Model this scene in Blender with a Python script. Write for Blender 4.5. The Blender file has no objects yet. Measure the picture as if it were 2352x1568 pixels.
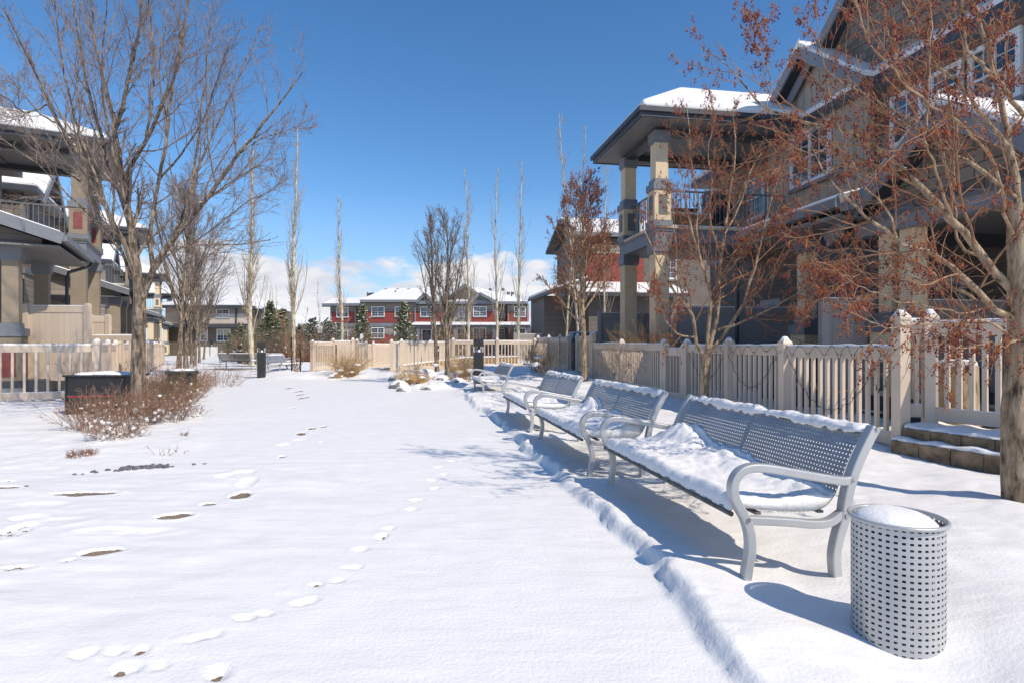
import bpy, bmesh, math, random
import numpy as np
from mathutils import Vector, Matrix
R = math.radians
scene = bpy.context.scene
col = scene.collection
random.seed(7)
RNG = np.random.default_rng(11)
CAMH = 1.15          # camera height above the snow, metres
F = 1342.0           # focal length in units of a 2352 px wide picture
HZ = 795.0
def W(px, py, d):    # a measured picture position at depth d -> world
    return ((px-1176.0)*d/F, d, CAMH-(py-HZ)*d/F)
def G(px, py):       # a ground position measured in the picture
    d = F*CAMH/(py-HZ)
    return ((px-1176.0)*d/F, d)
TH = math.atan(.172)
CT, ST = math.cos(TH), math.sin(TH)
def TS(t, s):        # right-hand row frame: t away from the path, s along it
    return (t*CT-s*ST, t*ST+s*CT)
TL = math.atan(.535)
CL, SL = math.cos(TL), math.sin(TL)
def LS(t, s):        # left-hand row frame
    return (-t*CL-s*SL, -t*SL+s*CL)

# ------------------------------------------------------------ noise
def _h(ix, iy, seed):
    ix = ix.astype(np.int64); iy = iy.astype(np.int64)
    n = (ix*374761393 + iy*668265263 + seed*974634777) & 0xffffffff
    n = ((n ^ (n >> 13))*1274126177) & 0xffffffff
    n = n ^ (n >> 16)
    return (n & 0xffff)/65535.0
def vn(x, y, seed=0):
    x = np.asarray(x, float); y = np.asarray(y, float)
    ix = np.floor(x); iy = np.floor(y); fx = x-ix; fy = y-iy
    fx = fx*fx*(3-2*fx); fy = fy*fy*(3-2*fy)
    a = _h(ix, iy, seed); b = _h(ix+1, iy, seed); c = _h(ix, iy+1, seed); d = _h(ix+1, iy+1, seed)
    return (a*(1-fx)+b*fx)*(1-fy)+(c*(1-fx)+d*fx)*fy - .5
def fbm(x, y, seed=0, o=4):
    r = 0; a = 1; f = 1
    for i in range(o):
        r = r + a*vn(np.asarray(x)*f, np.asarray(y)*f, seed+i*17); a *= .5; f *= 2.03
    return r
def sst(a, b, x):
    t = np.clip((x-a)/(b-a), 0, 1); return t*t*(3-2*t)

# ------------------------------------------------------------ materials
def new_mat(name):
    m = bpy.data.materials.new(name); m.use_nodes = True
    nt = m.node_tree; b = nt.nodes['Principled BSDF']
    return m, nt, b
def N(nt, t, **kw):
    n = nt.nodes.new(t)
    for k, v in kw.items(): setattr(n, k, v)
    return n
def LK(nt, a, b): nt.links.new(a, b)
def math_node(nt, op, a, b=None):
    n = N(nt, 'ShaderNodeMath', operation=op)
    for i, v in enumerate((a, b)):
        if v is None: continue
        if isinstance(v, (int, float)): n.inputs[i].default_value = v
        else: LK(nt, v, n.inputs[i])
    return n.outputs[0]
def mix_col(nt, fac, a, b):
    n = N(nt, 'ShaderNodeMix', data_type='RGBA')
    for i, v in ((0, fac), (6, a), (7, b)):
        if isinstance(v, (int, float)): n.inputs[i].default_value = v
        elif isinstance(v, tuple): n.inputs[i].default_value = (*v[:3], 1)
        else: LK(nt, v, n.inputs[i])
    return n.outputs[2]
def noise(nt, vec, scale, detail=3, rough=.55):
    n = N(nt, 'ShaderNodeTexNoise'); n.inputs['Scale'].default_value = scale
    n.inputs['Detail'].default_value = detail; n.inputs['Roughness'].default_value = rough
    if vec is not None: LK(nt, vec, n.inputs['Vector'])
    return n.outputs['Fac']
def bump(nt, h, strength, dist, b, nrm=None):
    n = N(nt, 'ShaderNodeBump'); n.inputs['Strength'].default_value = strength; n.inputs['Distance'].default_value = dist
    LK(nt, h, n.inputs['Height'])
    if nrm: LK(nt, nrm, n.inputs['Normal'])
    LK(nt, n.outputs[0], b.inputs['Normal']); return n.outputs[0]
def ramp(nt, fac, stops):
    n = N(nt, 'ShaderNodeValToRGB'); e = n.color_ramp.elements
    e[0].position, e[0].color = stops[0][0], (*stops[0][1], 1)
    e[1].position, e[1].color = stops[1][0], (*stops[1][1], 1)
    for p, c in stops[2:]:
        k = e.new(p); k.color = (*c, 1)
    LK(nt, fac, n.inputs[0]); return n.outputs[0]
def coord(nt, kind='Object'):
    return N(nt, 'ShaderNodeTexCoord').outputs[kind]

def plain(name, c, rough=.6, metal=0, var=.15, scale=6, bmp=.15):
    m, nt, b = new_mat(name)
    v = coord(nt); f = noise(nt, v, scale, 4)
    c2 = tuple(max(0, k*(1-var*2)) for k in c); c3 = tuple(k*(1+var) for k in c)
    oi = N(nt, 'ShaderNodeObjectInfo').outputs['Random']; g = noise(nt, v, .9, 5, .7)
    j = math_node(nt, 'ADD', math_node(nt, 'MULTIPLY', oi, .14), math_node(nt, 'ADD', .72, math_node(nt, 'MULTIPLY', g, .42)))
    hv = N(nt, 'ShaderNodeHueSaturation'); LK(nt, j, hv.inputs['Value']); LK(nt, ramp(nt, f, [(.25, c2), (.75, c3)]), hv.inputs['Color']); LK(nt, hv.outputs[0], b.inputs['Base Color'])
    rr = math_node(nt, 'ADD', rough-.12, math_node(nt, 'MULTIPLY', noise(nt, v, scale*4, 4), .24)); LK(nt, rr, b.inputs['Roughness']); b.inputs['Metallic'].default_value = metal
    if bmp: bump(nt, noise(nt, v, scale*9, 3), bmp, .01, b)
    return m
def lap(name, c, pitch=.13, axis=2, dark=.45, rough=.65, gap=.09, var=.18):
    """siding / battens / soffit: ruled lines on one axis with a small bump"""
    m, nt, b = new_mat(name)
    v = coord(nt); sp = N(nt, 'ShaderNodeSeparateXYZ'); LK(nt, v, sp.inputs[0])
    if axis == 3: u = math_node(nt, 'ADD', sp.outputs[0], sp.outputs[1])
    else: u = sp.outputs[axis]
    fr = math_node(nt, 'FRACT', math_node(nt, 'DIVIDE', u, pitch))
    ln = math_node(nt, 'LESS_THAN', fr, gap)
    cell = math_node(nt, 'FLOOR', math_node(nt, 'DIVIDE', u, pitch))
    wn = N(nt, 'ShaderNodeTexWhiteNoise', noise_dimensions='1D'); LK(nt, cell, wn.inputs['W'])
    f = noise(nt, v, 3, 4)
    base = ramp(nt, math_node(nt, 'ADD', math_node(nt, 'MULTIPLY', f, .7), math_node(nt, 'MULTIPLY', wn.outputs[0], .3)),
                [(.2, tuple(k*(1-var) for k in c)), (.8, tuple(k*(1+var) for k in c))])
    LK(nt, mix_col(nt, ln, base, tuple(k*dark for k in c)), b.inputs['Base Color'])
    b.inputs['Roughness'].default_value = rough
    h = math_node(nt, 'SUBTRACT', 1.0, fr) if axis == 2 else math_node(nt, 'SUBTRACT', 1.0, ln)
    bump(nt, h, .5, .015, b)
    return m
def shingle(name, c, w=.28, h=.2, var=.3, mortar=.012, dark=.4):
    m, nt, b = new_mat(name)
    v = coord(nt); sp = N(nt, 'ShaderNodeSeparateXYZ'); LK(nt, v, sp.inputs[0])
    cb = N(nt, 'ShaderNodeCombineXYZ')
    LK(nt, math_node(nt, 'ADD', sp.outputs[0], sp.outputs[1]), cb.inputs[0]); LK(nt, sp.outputs[2], cb.inputs[1])
    br = N(nt, 'ShaderNodeTexBrick'); LK(nt, cb.outputs[0], br.inputs['Vector'])
    br.inputs['Scale'].default_value = 1; br.inputs['Brick Width'].default_value = w; br.inputs['Row Height'].default_value = h
    br.inputs['Mortar Size'].default_value = mortar; br.inputs['Mortar Smooth'].default_value = .2; br.inputs['Bias'].default_value = 0
    br.inputs['Color1'].default_value = (*[k*(1-var) for k in c], 1); br.inputs['Color2'].default_value = (*[k*(1+var) for k in c], 1)
    br.inputs['Mortar'].default_value = (*[k*dark for k in c], 1)
    f = noise(nt, v, 9, 4)
    LK(nt, mix_col(nt, math_node(nt, 'MULTIPLY', f, .35), br.outputs[0], tuple(k*.5 for k in c)), b.inputs['Base Color'])
    b.inputs['Roughness'].default_value = .75
    hh = math_node(nt, 'SUBTRACT', math_node(nt, 'MULTIPLY', f, .3), br.outputs['Fac'])
    bump(nt, hh, .6, .012, b)
    return m
def bark(name, c1, c2, c3, scale=9, stretch=.22, strength=.9, dist=.02):
    m, nt, b = new_mat(name)
    v = coord(nt); mp = N(nt, 'ShaderNodeMapping'); mp.inputs['Scale'].default_value = (1, 1, stretch); LK(nt, v, mp.inputs[0])
    f = noise(nt, mp.outputs[0], scale, 6, .65)
    g = noise(nt, v, scale*.35, 3)
    mm = math_node(nt, 'ADD', math_node(nt, 'MULTIPLY', f, .7), math_node(nt, 'MULTIPLY', g, .3))
    LK(nt, ramp(nt, mm, [(.38, c1), (.60, c3), (.48, c2)]), b.inputs['Base Color'])
    b.inputs['Roughness'].default_value = .85
    bump(nt, f, strength, dist, b)
    return m

def snow_mat(name='fresh_snow', bare=False):
    m, nt, b = new_mat(name)
    v = N(nt, 'ShaderNodeNewGeometry').outputs['Position']
    f1 = noise(nt, v, 5, 4); f2 = noise(nt, v, 55, 3); f3 = noise(nt, v, 230, 3)
    mp = N(nt, 'ShaderNodeMapping'); mp.inputs['Scale'].default_value = (3.5, 16, 8); mp.inputs['Rotation'].default_value = (0, 0, R(-14)); LK(nt, v, mp.inputs[0])
    f4 = noise(nt, mp.outputs[0], 1.0, 3)
    colr = ramp(nt, f1, [(.3, (.815, .80, .775)), (.7, (.865, .85, .825))])
    b.inputs['Roughness'].default_value = .55
    b.inputs['Specular IOR Level'].default_value = .25
    h = math_node(nt, 'ADD', math_node(nt, 'MULTIPLY', f2, .45), math_node(nt, 'MULTIPLY', f3, .12))
    h = math_node(nt, 'ADD', h, math_node(nt, 'MULTIPLY', f4, .55 if bare else .25))
    nb = bump(nt, h, .65, .012, b)
    if bare:
        at = N(nt, 'ShaderNodeAttribute', attribute_name='bare')
        e = math_node(nt, 'ADD', at.outputs['Fac'], math_node(nt, 'MULTIPLY', math_node(nt, 'SUBTRACT', noise(nt, v, 38, 3), .5), .55))
        mk = math_node(nt, 'GREATER_THAN', e, .5)
        pav = ramp(nt, noise(nt, v, 90, 4), [(.3, (.14, .11, .08)), (.7, (.25, .20, .145))])
        colr = mix_col(nt, mk, colr, pav)
    LK(nt, colr, b.inputs['Base Color'])
    return m

def perforated(name, c, pu, pv, hu, hv, rnd, rough=.38, metal=.55):
    """metal sheet with real see-through holes laid out on the sheet's own UV (metres)"""
    m, nt, b = new_mat(name)
    uv = N(nt, 'ShaderNodeUVMap').outputs[0]; sp = N(nt, 'ShaderNodeSeparateXYZ'); LK(nt, uv, sp.inputs[0])
    def cell(o, p, h):
        a = math_node(nt, 'ABSOLUTE', math_node(nt, 'SUBTRACT', math_node(nt, 'FRACT', math_node(nt, 'DIVIDE', o, p)), .5))
        return math_node(nt, 'DIVIDE', a, h/2/p)
    a = cell(sp.outputs[0], pu, hu); c2 = cell(sp.outputs[1], pv, hv)
    q = math_node(nt, 'ADD', math_node(nt, 'POWER', a, rnd), math_node(nt, 'POWER', c2, rnd))
    hole = math_node(nt, 'LESS_THAN', q, 1.0)
    v = coord(nt); f = noise(nt, v, 5, 5)
    LK(nt, ramp(nt, f, [(.3, tuple(k*.88 for k in c)), (.7, tuple(k*1.08 for k in c))]), b.inputs['Base Color'])
    b.inputs['Roughness'].default_value = rough; b.inputs['Metallic'].default_value = metal
    # keep the margins of the sheet solid
    solid = N(nt, 'ShaderNodeAttribute', attribute_name='solid')
    hole = math_node(nt, 'MULTIPLY', hole, math_node(nt, 'SUBTRACT', 1.0, math_node(nt, 'GREATER_THAN', solid.outputs['Fac'], .5)))
    tr = N(nt, 'ShaderNodeBsdfTransparent'); mx = N(nt, 'ShaderNodeMixShader')
    LK(nt, hole, mx.inputs[0]); LK(nt, b.outputs[0], mx.inputs[1]); LK(nt, tr.outputs[0], mx.inputs[2])
    LK(nt, mx.outputs[0], nt.nodes['Material Output'].inputs['Surface'])
    return m
def glass_mat(name='window_glass', tint=(.05, .065, .085)):
    m, nt, b = new_mat(name)
    v = coord(nt); f = noise(nt, v, 1.3, 3)
    LK(nt, ramp(nt, f, [(.35, tuple(k*.5 for k in tint)), (.7, tuple(k*1.9 for k in tint))]), b.inputs['Base Color'])
    b.inputs['Roughness'].default_value = .06; b.inputs['Specular IOR Level'].default_value = .9
    bump(nt, f, .04, .05, b)
    return m

M = {}
M['snow'] = snow_mat()
M['ground'] = snow_mat('snow_over_paving', True)
M['vinyl'] = plain('beige_vinyl', (.64, .52, .40), .45, 0, .05, 2, .05)
M['vinyl_panel'] = lap('beige_vinyl_boards', (.60, .49, .375), .15, 3, .72, .5, .05, .04)
M['vinyl_dark'] = lap('taupe_vinyl_boards', (.33, .29, .26), .15, 3, .72, .5, .05, .04)
M['alu'] = plain('silver_powder_coat', (.50, .505, .50), .42, .35, .06, 3, .06)
M['perf'] = perforated('perforated_bench_steel', (.33, .335, .34), .0235, .0235, .0078, .0078, 2.6, .42, .4)
M['perf_can'] = perforated('perforated_bin_steel', (.50, .505, .50), .0258, .0235, .0132, .0090, 5, .4, .35)
M['alu_dark'] = plain('weathered_grey_steel', (.17, .165, .15), .6, .4, .3, 14, .1)
M['bolt'] = plain('steel_bolt', (.45, .43, .40), .35, .8, .1)
M['black'] = plain('black_painted_metal', (.018, .018, .02), .32, 0, .2, 3, .05)
M['bollard'] = plain('charcoal_bollard_metal', (.028, .029, .03), .5, 0, .15, 4, .05)
M['lens'] = plain('frosted_lens', (.55, .58, .60), .25, .3, .08)
M['reflector'] = plain('reflector_metal', (.62, .62, .62), .25, .8, .05)
M['redpaint'] = plain('red_paint_line', (.45, .03, .03), .5)
M['greenplastic'] = plain('dark_green_plastic', (.035, .05, .045), .55, 0, .3, 6)
M['trim'] = plain('slate_grey_trim', (.19, .20, .215), .5, 0, .08, 2, .05)
M['trim_dark'] = plain('dark_slate_fascia', (.05, .055, .065), .5, 0, .1, 2, .05)
M['soffit'] = lap('vented_soffit', (.19, .185, .18), .1, 0, .6, .5, .1, .05)
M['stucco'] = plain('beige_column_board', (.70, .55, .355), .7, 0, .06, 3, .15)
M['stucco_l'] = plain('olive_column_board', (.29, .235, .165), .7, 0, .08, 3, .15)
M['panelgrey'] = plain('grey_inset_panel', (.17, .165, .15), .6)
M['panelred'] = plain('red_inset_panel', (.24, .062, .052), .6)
M['shingle'] = shingle('brown_grey_wall_shingle', (.235, .19, .15))
M['shingle_red'] = shingle('red_wall_shingle', (.30, .055, .04), .25, .14, .12, .01)
M['batten'] = lap('taupe_board_and_batten', (.40, .335, .265), .3, 3, .5, .65, .08, .06)
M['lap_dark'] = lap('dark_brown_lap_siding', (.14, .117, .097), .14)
M['lap_tan'] = lap('tan_lap_siding', (.34, .285, .23), .16)
M['lap_taupe'] = lap('taupe_lap_siding', (.27, .235, .19), .2)
M['lap_brown'] = lap('brown_lap_siding', (.16, .135, .11), .22)
M['cream'] = lap('cream_board_and_batten', (.62, .52, .43), .35, 3, .8, .6, .08, .04)
M['lap_red'] = lap('red_lap_siding', (.265, .048, .036), .2, 2, .5)
M['white'] = plain('white_vinyl_trim', (.74, .74, .73), .4, 0, .03, 2, 0)
M['glass'] = glass_mat()
M['blind'] = lap('window_blind', (.42, .39, .33), .09, 2, .6)
M['railing'] = plain('grey_metal_railing', (.20, .205, .20), .4, .5, .05)
M['door'] = plain('pale_grey_door', (.42, .43, .44), .5)
M['pine'] = plain('varnished_timber', (.42, .19, .05), .5)
M['block'] = plain('rough_retaining_block', (.24, .175, .11), .9, 0, .40, 8, 1.0)
M['block_tan'] = shingle('tan_retaining_block', (.40, .25, .12), .4, .2, .2, .012)
M['stone'] = plain('grey_river_stone', (.17, .165, .17), .7, 0, .35, 30, .3)
M['boulder'] = plain('grey_boulder', (.23, .22, .21), .85, 0, .35, 5, .5)
M['elm'] = bark('elm_bark', (.035, .026, .018), (.16, .12, .085), (.42, .33, .235), 26, .15, 1.0, .06)
M['elmtwig'] = bark('elm_twig_bark', (.09, .066, .055), (.21, .155, .125), (.36, .28, .225), 20, .4, .2, .004)
M['crab'] = bark('crabapple_bark', (.07, .042, .022), (.33, .235, .145), (.56, .42, .28), 27, .22, 1.0, .04)
M['crablimb'] = bark('crabapple_limb_bark', (.12, .07, .035), (.28, .175, .10), (.48, .34, .215), 14, .6, .5, .006)
M['crabtwig'] = plain('crabapple_twig', (.34, .18, .10), .75, 0, .3, 12)
M['berry'] = plain('dark_red_berry', (.19, .022, .022), .4, 0, .4, 40)
M['stalk'] = plain('rust_brown_stalk', (.52, .16, .05), .8, 0, .4, 20)
M['leaf'] = plain('dry_orange_leaf', (.45, .20, .07), .8, 0, .3, 20)
M['aspen'] = bark('aspen_bark', (.18, .14, .08), (.52, .45, .31), (.70, .64, .50), 7, .6, .4, .01)
M['aspentwig'] = plain('aspen_twig', (.44, .36, .26), .8, 0, .2, 10)
M['greytwig'] = plain('grey_brown_twig', (.19, .145, .115), .8, 0, .25, 10)
M['needle'] = plain('spruce_needle', (.25, .25, .115), .8, 0, .45, 8)
M['needle_blue'] = plain('pine_needle', (.17, .19, .11), .8, 0, .4, 8)
M['redtwig'] = plain('red_brown_twig', (.37, .215, .135), .8, 0, .35, 10)
M['tantwig'] = plain('tan_twig', (.36, .22, .11), .8, 0, .3, 10)
M['hedge'] = plain('rust_hedge_twig', (.26, .13, .075), .85, 0, .3, 10)
M['straw'] = plain('straw_grass', (.66, .45, .21), .8, 0, .25, 15)
M['wire'] = plain('dark_green_wire', (.015, .022, .018), .5)
M['cord'] = plain('orange_cord', (.55, .27, .04), .5)
M['stump'] = bark('cut_log', (.12, .09, .05), (.30, .23, .14), (.42, .33, .22), 12, .3, .8, .02)
M['galv'] = plain('galvanised_post', (.38, .39, .40), .5, .5)

# ------------------------------------------------------------ mesh builder
class MB:
    def __init__(s, sx=1): s.v = []; s.f = []; s.sx = sx
    def add(s, vs, fs):
        o = len(s.v); s.v += [(x*s.sx, y, z) for x, y, z in vs]; s.f += [tuple(i+o for i in f) for f in fs]; return s
    def box(s, x0, x1, y0, y1, z0, z1):
        return s.add([(x0,y0,z0),(x1,y0,z0),(x1,y1,z0),(x0,y1,z0),(x0,y0,z1),(x1,y0,z1),(x1,y1,z1),(x0,y1,z1)],
                     [(0,3,2,1),(4,5,6,7),(0,1,5,4),(1,2,6,5),(2,3,7,6),(3,0,4,7)])
    def cbox(s, cx, cy, w, d, z0, z1): return s.box(cx-w/2, cx+w/2, cy-d/2, cy+d/2, z0, z1)
    def beam(s, p, q, w, h, up=(0,0,1)):
        p = Vector(p); q = Vector(q); t = (q-p).normalized(); u = Vector(up)
        a = t.cross(u)
        if a.length < 1e-4: a = t.cross(Vector((1,0,0)))
        a.normalize(); b = a.cross(t).normalized()
        vs = []
        for c in (p, q):
            for i, j in ((-1,-1),(1,-1),(1,1),(-1,1)): vs.append(tuple(c+a*(w/2*i)+b*(h/2*j)))
        return s.add(vs, [(0,1,2,3),(7,6,5,4),(0,4,5,1),(1,5,6,2),(2,6,7,3),(3,7,4,0)])
    def tube(s, pts, r, n=6, caps=True):
        pts = [Vector(p) for p in pts]; k = len(pts)
        rr = r if isinstance(r, (list, tuple)) else [r]*k
        vs = []; ref = None
        for i, p in enumerate(pts):
            t = (pts[min(i+1,k-1)]-pts[max(i-1,0)]).normalized()
            if ref is None: ref = t.cross(Vector((0,0,1))) if abs(t.z) < .9 else t.cross(Vector((1,0,0)))
            a = (ref-t*ref.dot(t)).normalized(); ref = a; b = t.cross(a)
            for j in range(n):
                th = 2*math.pi*j/n; vs.append(tuple(p+(a*math.cos(th)+b*math.sin(th))*rr[i]))
        fs = [(i*n+j, i*n+(j+1)%n, (i+1)*n+(j+1)%n, (i+1)*n+j) for i in range(k-1) for j in range(n)]
        if caps: fs += [tuple(range(n))[::-1], tuple((k-1)*n+j for j in range(n))]
        return s.add(vs, fs)
    def lathe(s, cx, cy, prof, n=16):
        vs = []; k = len(prof)
        for r, z in prof:
            for j in range(n):
                th = 2*math.pi*(j+.5)/n; vs.append((cx+r*math.cos(th), cy+r*math.sin(th), z))
        fs = [(i*n+j, i*n+(j+1)%n, (i+1)*n+(j+1)%n, (i+1)*n+j) for i in range(k-1) for j in range(n)]
        fs += [tuple(range(n))[::-1], tuple((k-1)*n+j for j in range(n))]
        return s.add(vs, fs)
    def prism(s, poly, ex):
        k = len(poly); ex = Vector(ex)
        vs = [tuple(p) for p in poly]+[tuple(Vector(p)+ex) for p in poly]
        return s.add(vs, [tuple(range(k))[::-1], tuple(range(k, 2*k))]+[(i,(i+1)%k,(i+1)%k+k,i+k) for i in range(k)])
    def shell(s, polys, lo, hi):
        idx = {}; vs = []; fs = []
        def vi(p):
            key = tuple(round(c, 4) for c in p)
            if key not in idx: idx[key] = len(vs); vs.append(tuple(p))
            return idx[key]
        F_ = [[vi(p) for p in poly] for poly in polys]; n = len(vs)
        ed = {}
        for f in F_:
            for i in range(len(f)): ed.setdefault(frozenset((f[i], f[(i+1) % len(f)])), []).append((f[i], f[(i+1) % len(f)]))
        V2 = [(x, y, z+lo) for x, y, z in vs]+[(x, y, z+hi) for x, y, z in vs]
        for f in F_: fs.append(tuple(f[::-1])); fs.append(tuple(i+n for i in f))
        for e, l in ed.items():
            if len(l) == 1: a, b = l[0]; fs.append((a, b, b+n, a+n))
        return s.add(V2, fs)
def obj(name, mb, mat, parent=None, smooth=False, world=False, bevel=0, segs=2):
    me = bpy.data.meshes.new(name)
    if isinstance(mb, MB): vs, fs = mb.v, mb.f
    else: vs, fs = mb
    if world and parent is not None:
        lx, ly, lz = parent.location; a = -parent.rotation_euler.z; c, s_ = math.cos(a), math.sin(a)
        vs = [((x-lx)*c-(y-ly)*s_, (x-lx)*s_+(y-ly)*c, z-lz) for x, y, z in vs]
    me.from_pydata(vs, [], fs)
    if smooth: me.polygons.foreach_set('use_smooth', [True]*len(me.polygons))
    me.materials.append(mat); me.update()
    o = bpy.data.objects.new(name, me); col.objects.link(o)
    if parent is not None: o.parent = parent
    if bevel:
        b = o.modifiers.new('bevel', 'BEVEL'); b.width = bevel; b.segments = segs; b.limit_method = 'ANGLE'
    return o
def parts(name, mb, mat, parent=None, **k):
    """every separate piece of the builder becomes an object of its own"""
    par = list(range(len(mb.v)))
    def fd(i):
        while par[i] != i: par[i] = par[par[i]]; i = par[i]
        return i
    for f in mb.f:
        a = fd(f[0])
        for i in f[1:]: par[fd(i)] = a
    grp = {}
    for f in mb.f: grp.setdefault(fd(f[0]), []).append(f)
    out = []
    for g, fs in grp.items():
        ids = sorted({i for f in fs for i in f}); mp = {i: j for j, i in enumerate(ids)}
        out.append(obj(name, ([mb.v[i] for i in ids], [tuple(mp[i] for i in f) for f in fs]), mat, parent, **k))
    return out
def npobj(name, V, Fq, mat, parent=None, smooth=True, world=True):
    V = np.asarray(V, float).reshape(-1, 3)
    if world and parent is not None:
        lx, ly, lz = parent.location; a = -parent.rotation_euler.z; c, s_ = math.cos(a), math.sin(a)
        x = V[:,0]-lx; y = V[:,1]-ly
        V = np.stack([x*c-y*s_, x*s_+y*c, V[:,2]-lz], 1)
    Fq = np.asarray(Fq, np.int32); k = Fq.shape[1]
    me = bpy.data.meshes.new(name)
    me.vertices.add(len(V)); me.vertices.foreach_set('co', V.astype(np.float32).ravel())
    me.loops.add(Fq.size); me.loops.foreach_set('vertex_index', Fq.ravel())
    me.polygons.add(len(Fq)); me.polygons.foreach_set('loop_start', np.arange(0, Fq.size, k, dtype=np.int32))
    me.polygons.foreach_set('use_smooth', np.full(len(Fq), smooth))
    me.update(calc_edges=True); me.materials.append(mat)
    o = bpy.data.objects.new(name, me); col.objects.link(o)
    if parent is not None: o.parent = parent
    return o
def root(name, label, cat, loc=(0,0,0), rz=0, group=None):
    o = bpy.data.objects.new(name, None); col.objects.link(o)
    o.empty_display_size = .2
    o.location = loc; o.rotation_euler = (0, 0, rz); o['label'] = label; o['category'] = cat
    if group: o['group'] = group
    return o
def tag(o, label, cat, group=None, kind=None):
    o['label'] = label; o['category'] = cat
    if group: o['group'] = group
    if kind: o['kind'] = kind
    return o
def dup(r, loc, rz, label=None):
    c = r.copy(); col.objects.link(c); c.location = loc; c.rotation_euler = (0, 0, rz)
    if label: c['label'] = label
    for ch in list(r.children):
        d = ch.copy(); col.objects.link(d); d.parent = c
        for g in list(ch.children):
            e = g.copy(); col.objects.link(e); e.parent = d
    return c
def catmull(pts, n=6):
    P = [Vector(p) for p in pts]; P = [P[0]*2-P[1]]+P+[P[-1]*2-P[-2]]; out = []
    for i in range(1, len(P)-2):
        for j in range(n):
            t = j/n; a, b, c, d = P[i-1], P[i], P[i+1], P[i+2]
            out.append(.5*((2*b)+(c-a)*t+(2*a-5*b+4*c-d)*t*t+(3*b-a-3*c+d)*t**3))
    out.append(P[-2]); return out

# ------------------------------------------------------------ ground
def seg_dist(x, y, poly, closed=False):
    best = np.full(np.shape(x), 1e9); n = len(poly)
    for i in range(n if closed else n-1):
        ax, ay = poly[i]; bx, by = poly[(i+1) % n]; dx, dy = bx-ax, by-ay
        t = np.clip(((x-ax)*dx+(y-ay)*dy)/(dx*dx+dy*dy), 0, 1)
        best = np.minimum(best, np.hypot(x-ax-t*dx, y-ay-t*dy))
    return best
def inside(x, y, poly):
    r = np.zeros(np.shape(x), bool); n = len(poly)
    for i in range(n):
        ax, ay = poly[i]; bx, by = poly[(i+1) % n]
        if ay == by: continue
        c = ((ay > y) != (by > y)) & (x < (bx-ax)*(y-ay)/(by-ay)+ax); r ^= c
    return r
def sd(x, y, poly):
    d = seg_dist(x, y, poly, True); return np.where(inside(x, y, poly), d, -d)
LBED = [(-30, 3.6), (-9, 4.7), (-4.6, 5.15), (-3.8, 5.7), (-3.4, 6.8), (-4.0, 8.3), (-5.6, 11.2), (-8.2, 16), (-9.5, 20.5), (-11.5, 24), (-40, 76), (-90, 60), (-40, 6)]
MBED = [(-9.3, 20.8), (-8.2, 20.2), (-6.4, 20.3), (-5.3, 21.3), (-4.6, 20.8), (-3.6, 18.3), (-3.2, 16.2), (-2.4, 15.4), (-1.6, 15.6), (-1.35, 13.6), (-.6, 12.2), (0, 12.6), (3, 14), (3, 40), (-12, 60), (-14, 34)]
TRACK = []   # (x, y, half length, half width, angle, depth, bare)
def trk(px, py, lpx, wpy, ang, depth=.022, bare=0):
    if not bare: depth *= .85
    if px < 420 and 1155 < py < 1240 and bare < .9: depth *= .45
    x, y = G(px, py); TRACK.append((x, y, lpx/2*y/F, max(.022, wpy*y*y/F/CAMH/2*(1.9 if bare else 1.0)), R(ang), depth, bare))
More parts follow.
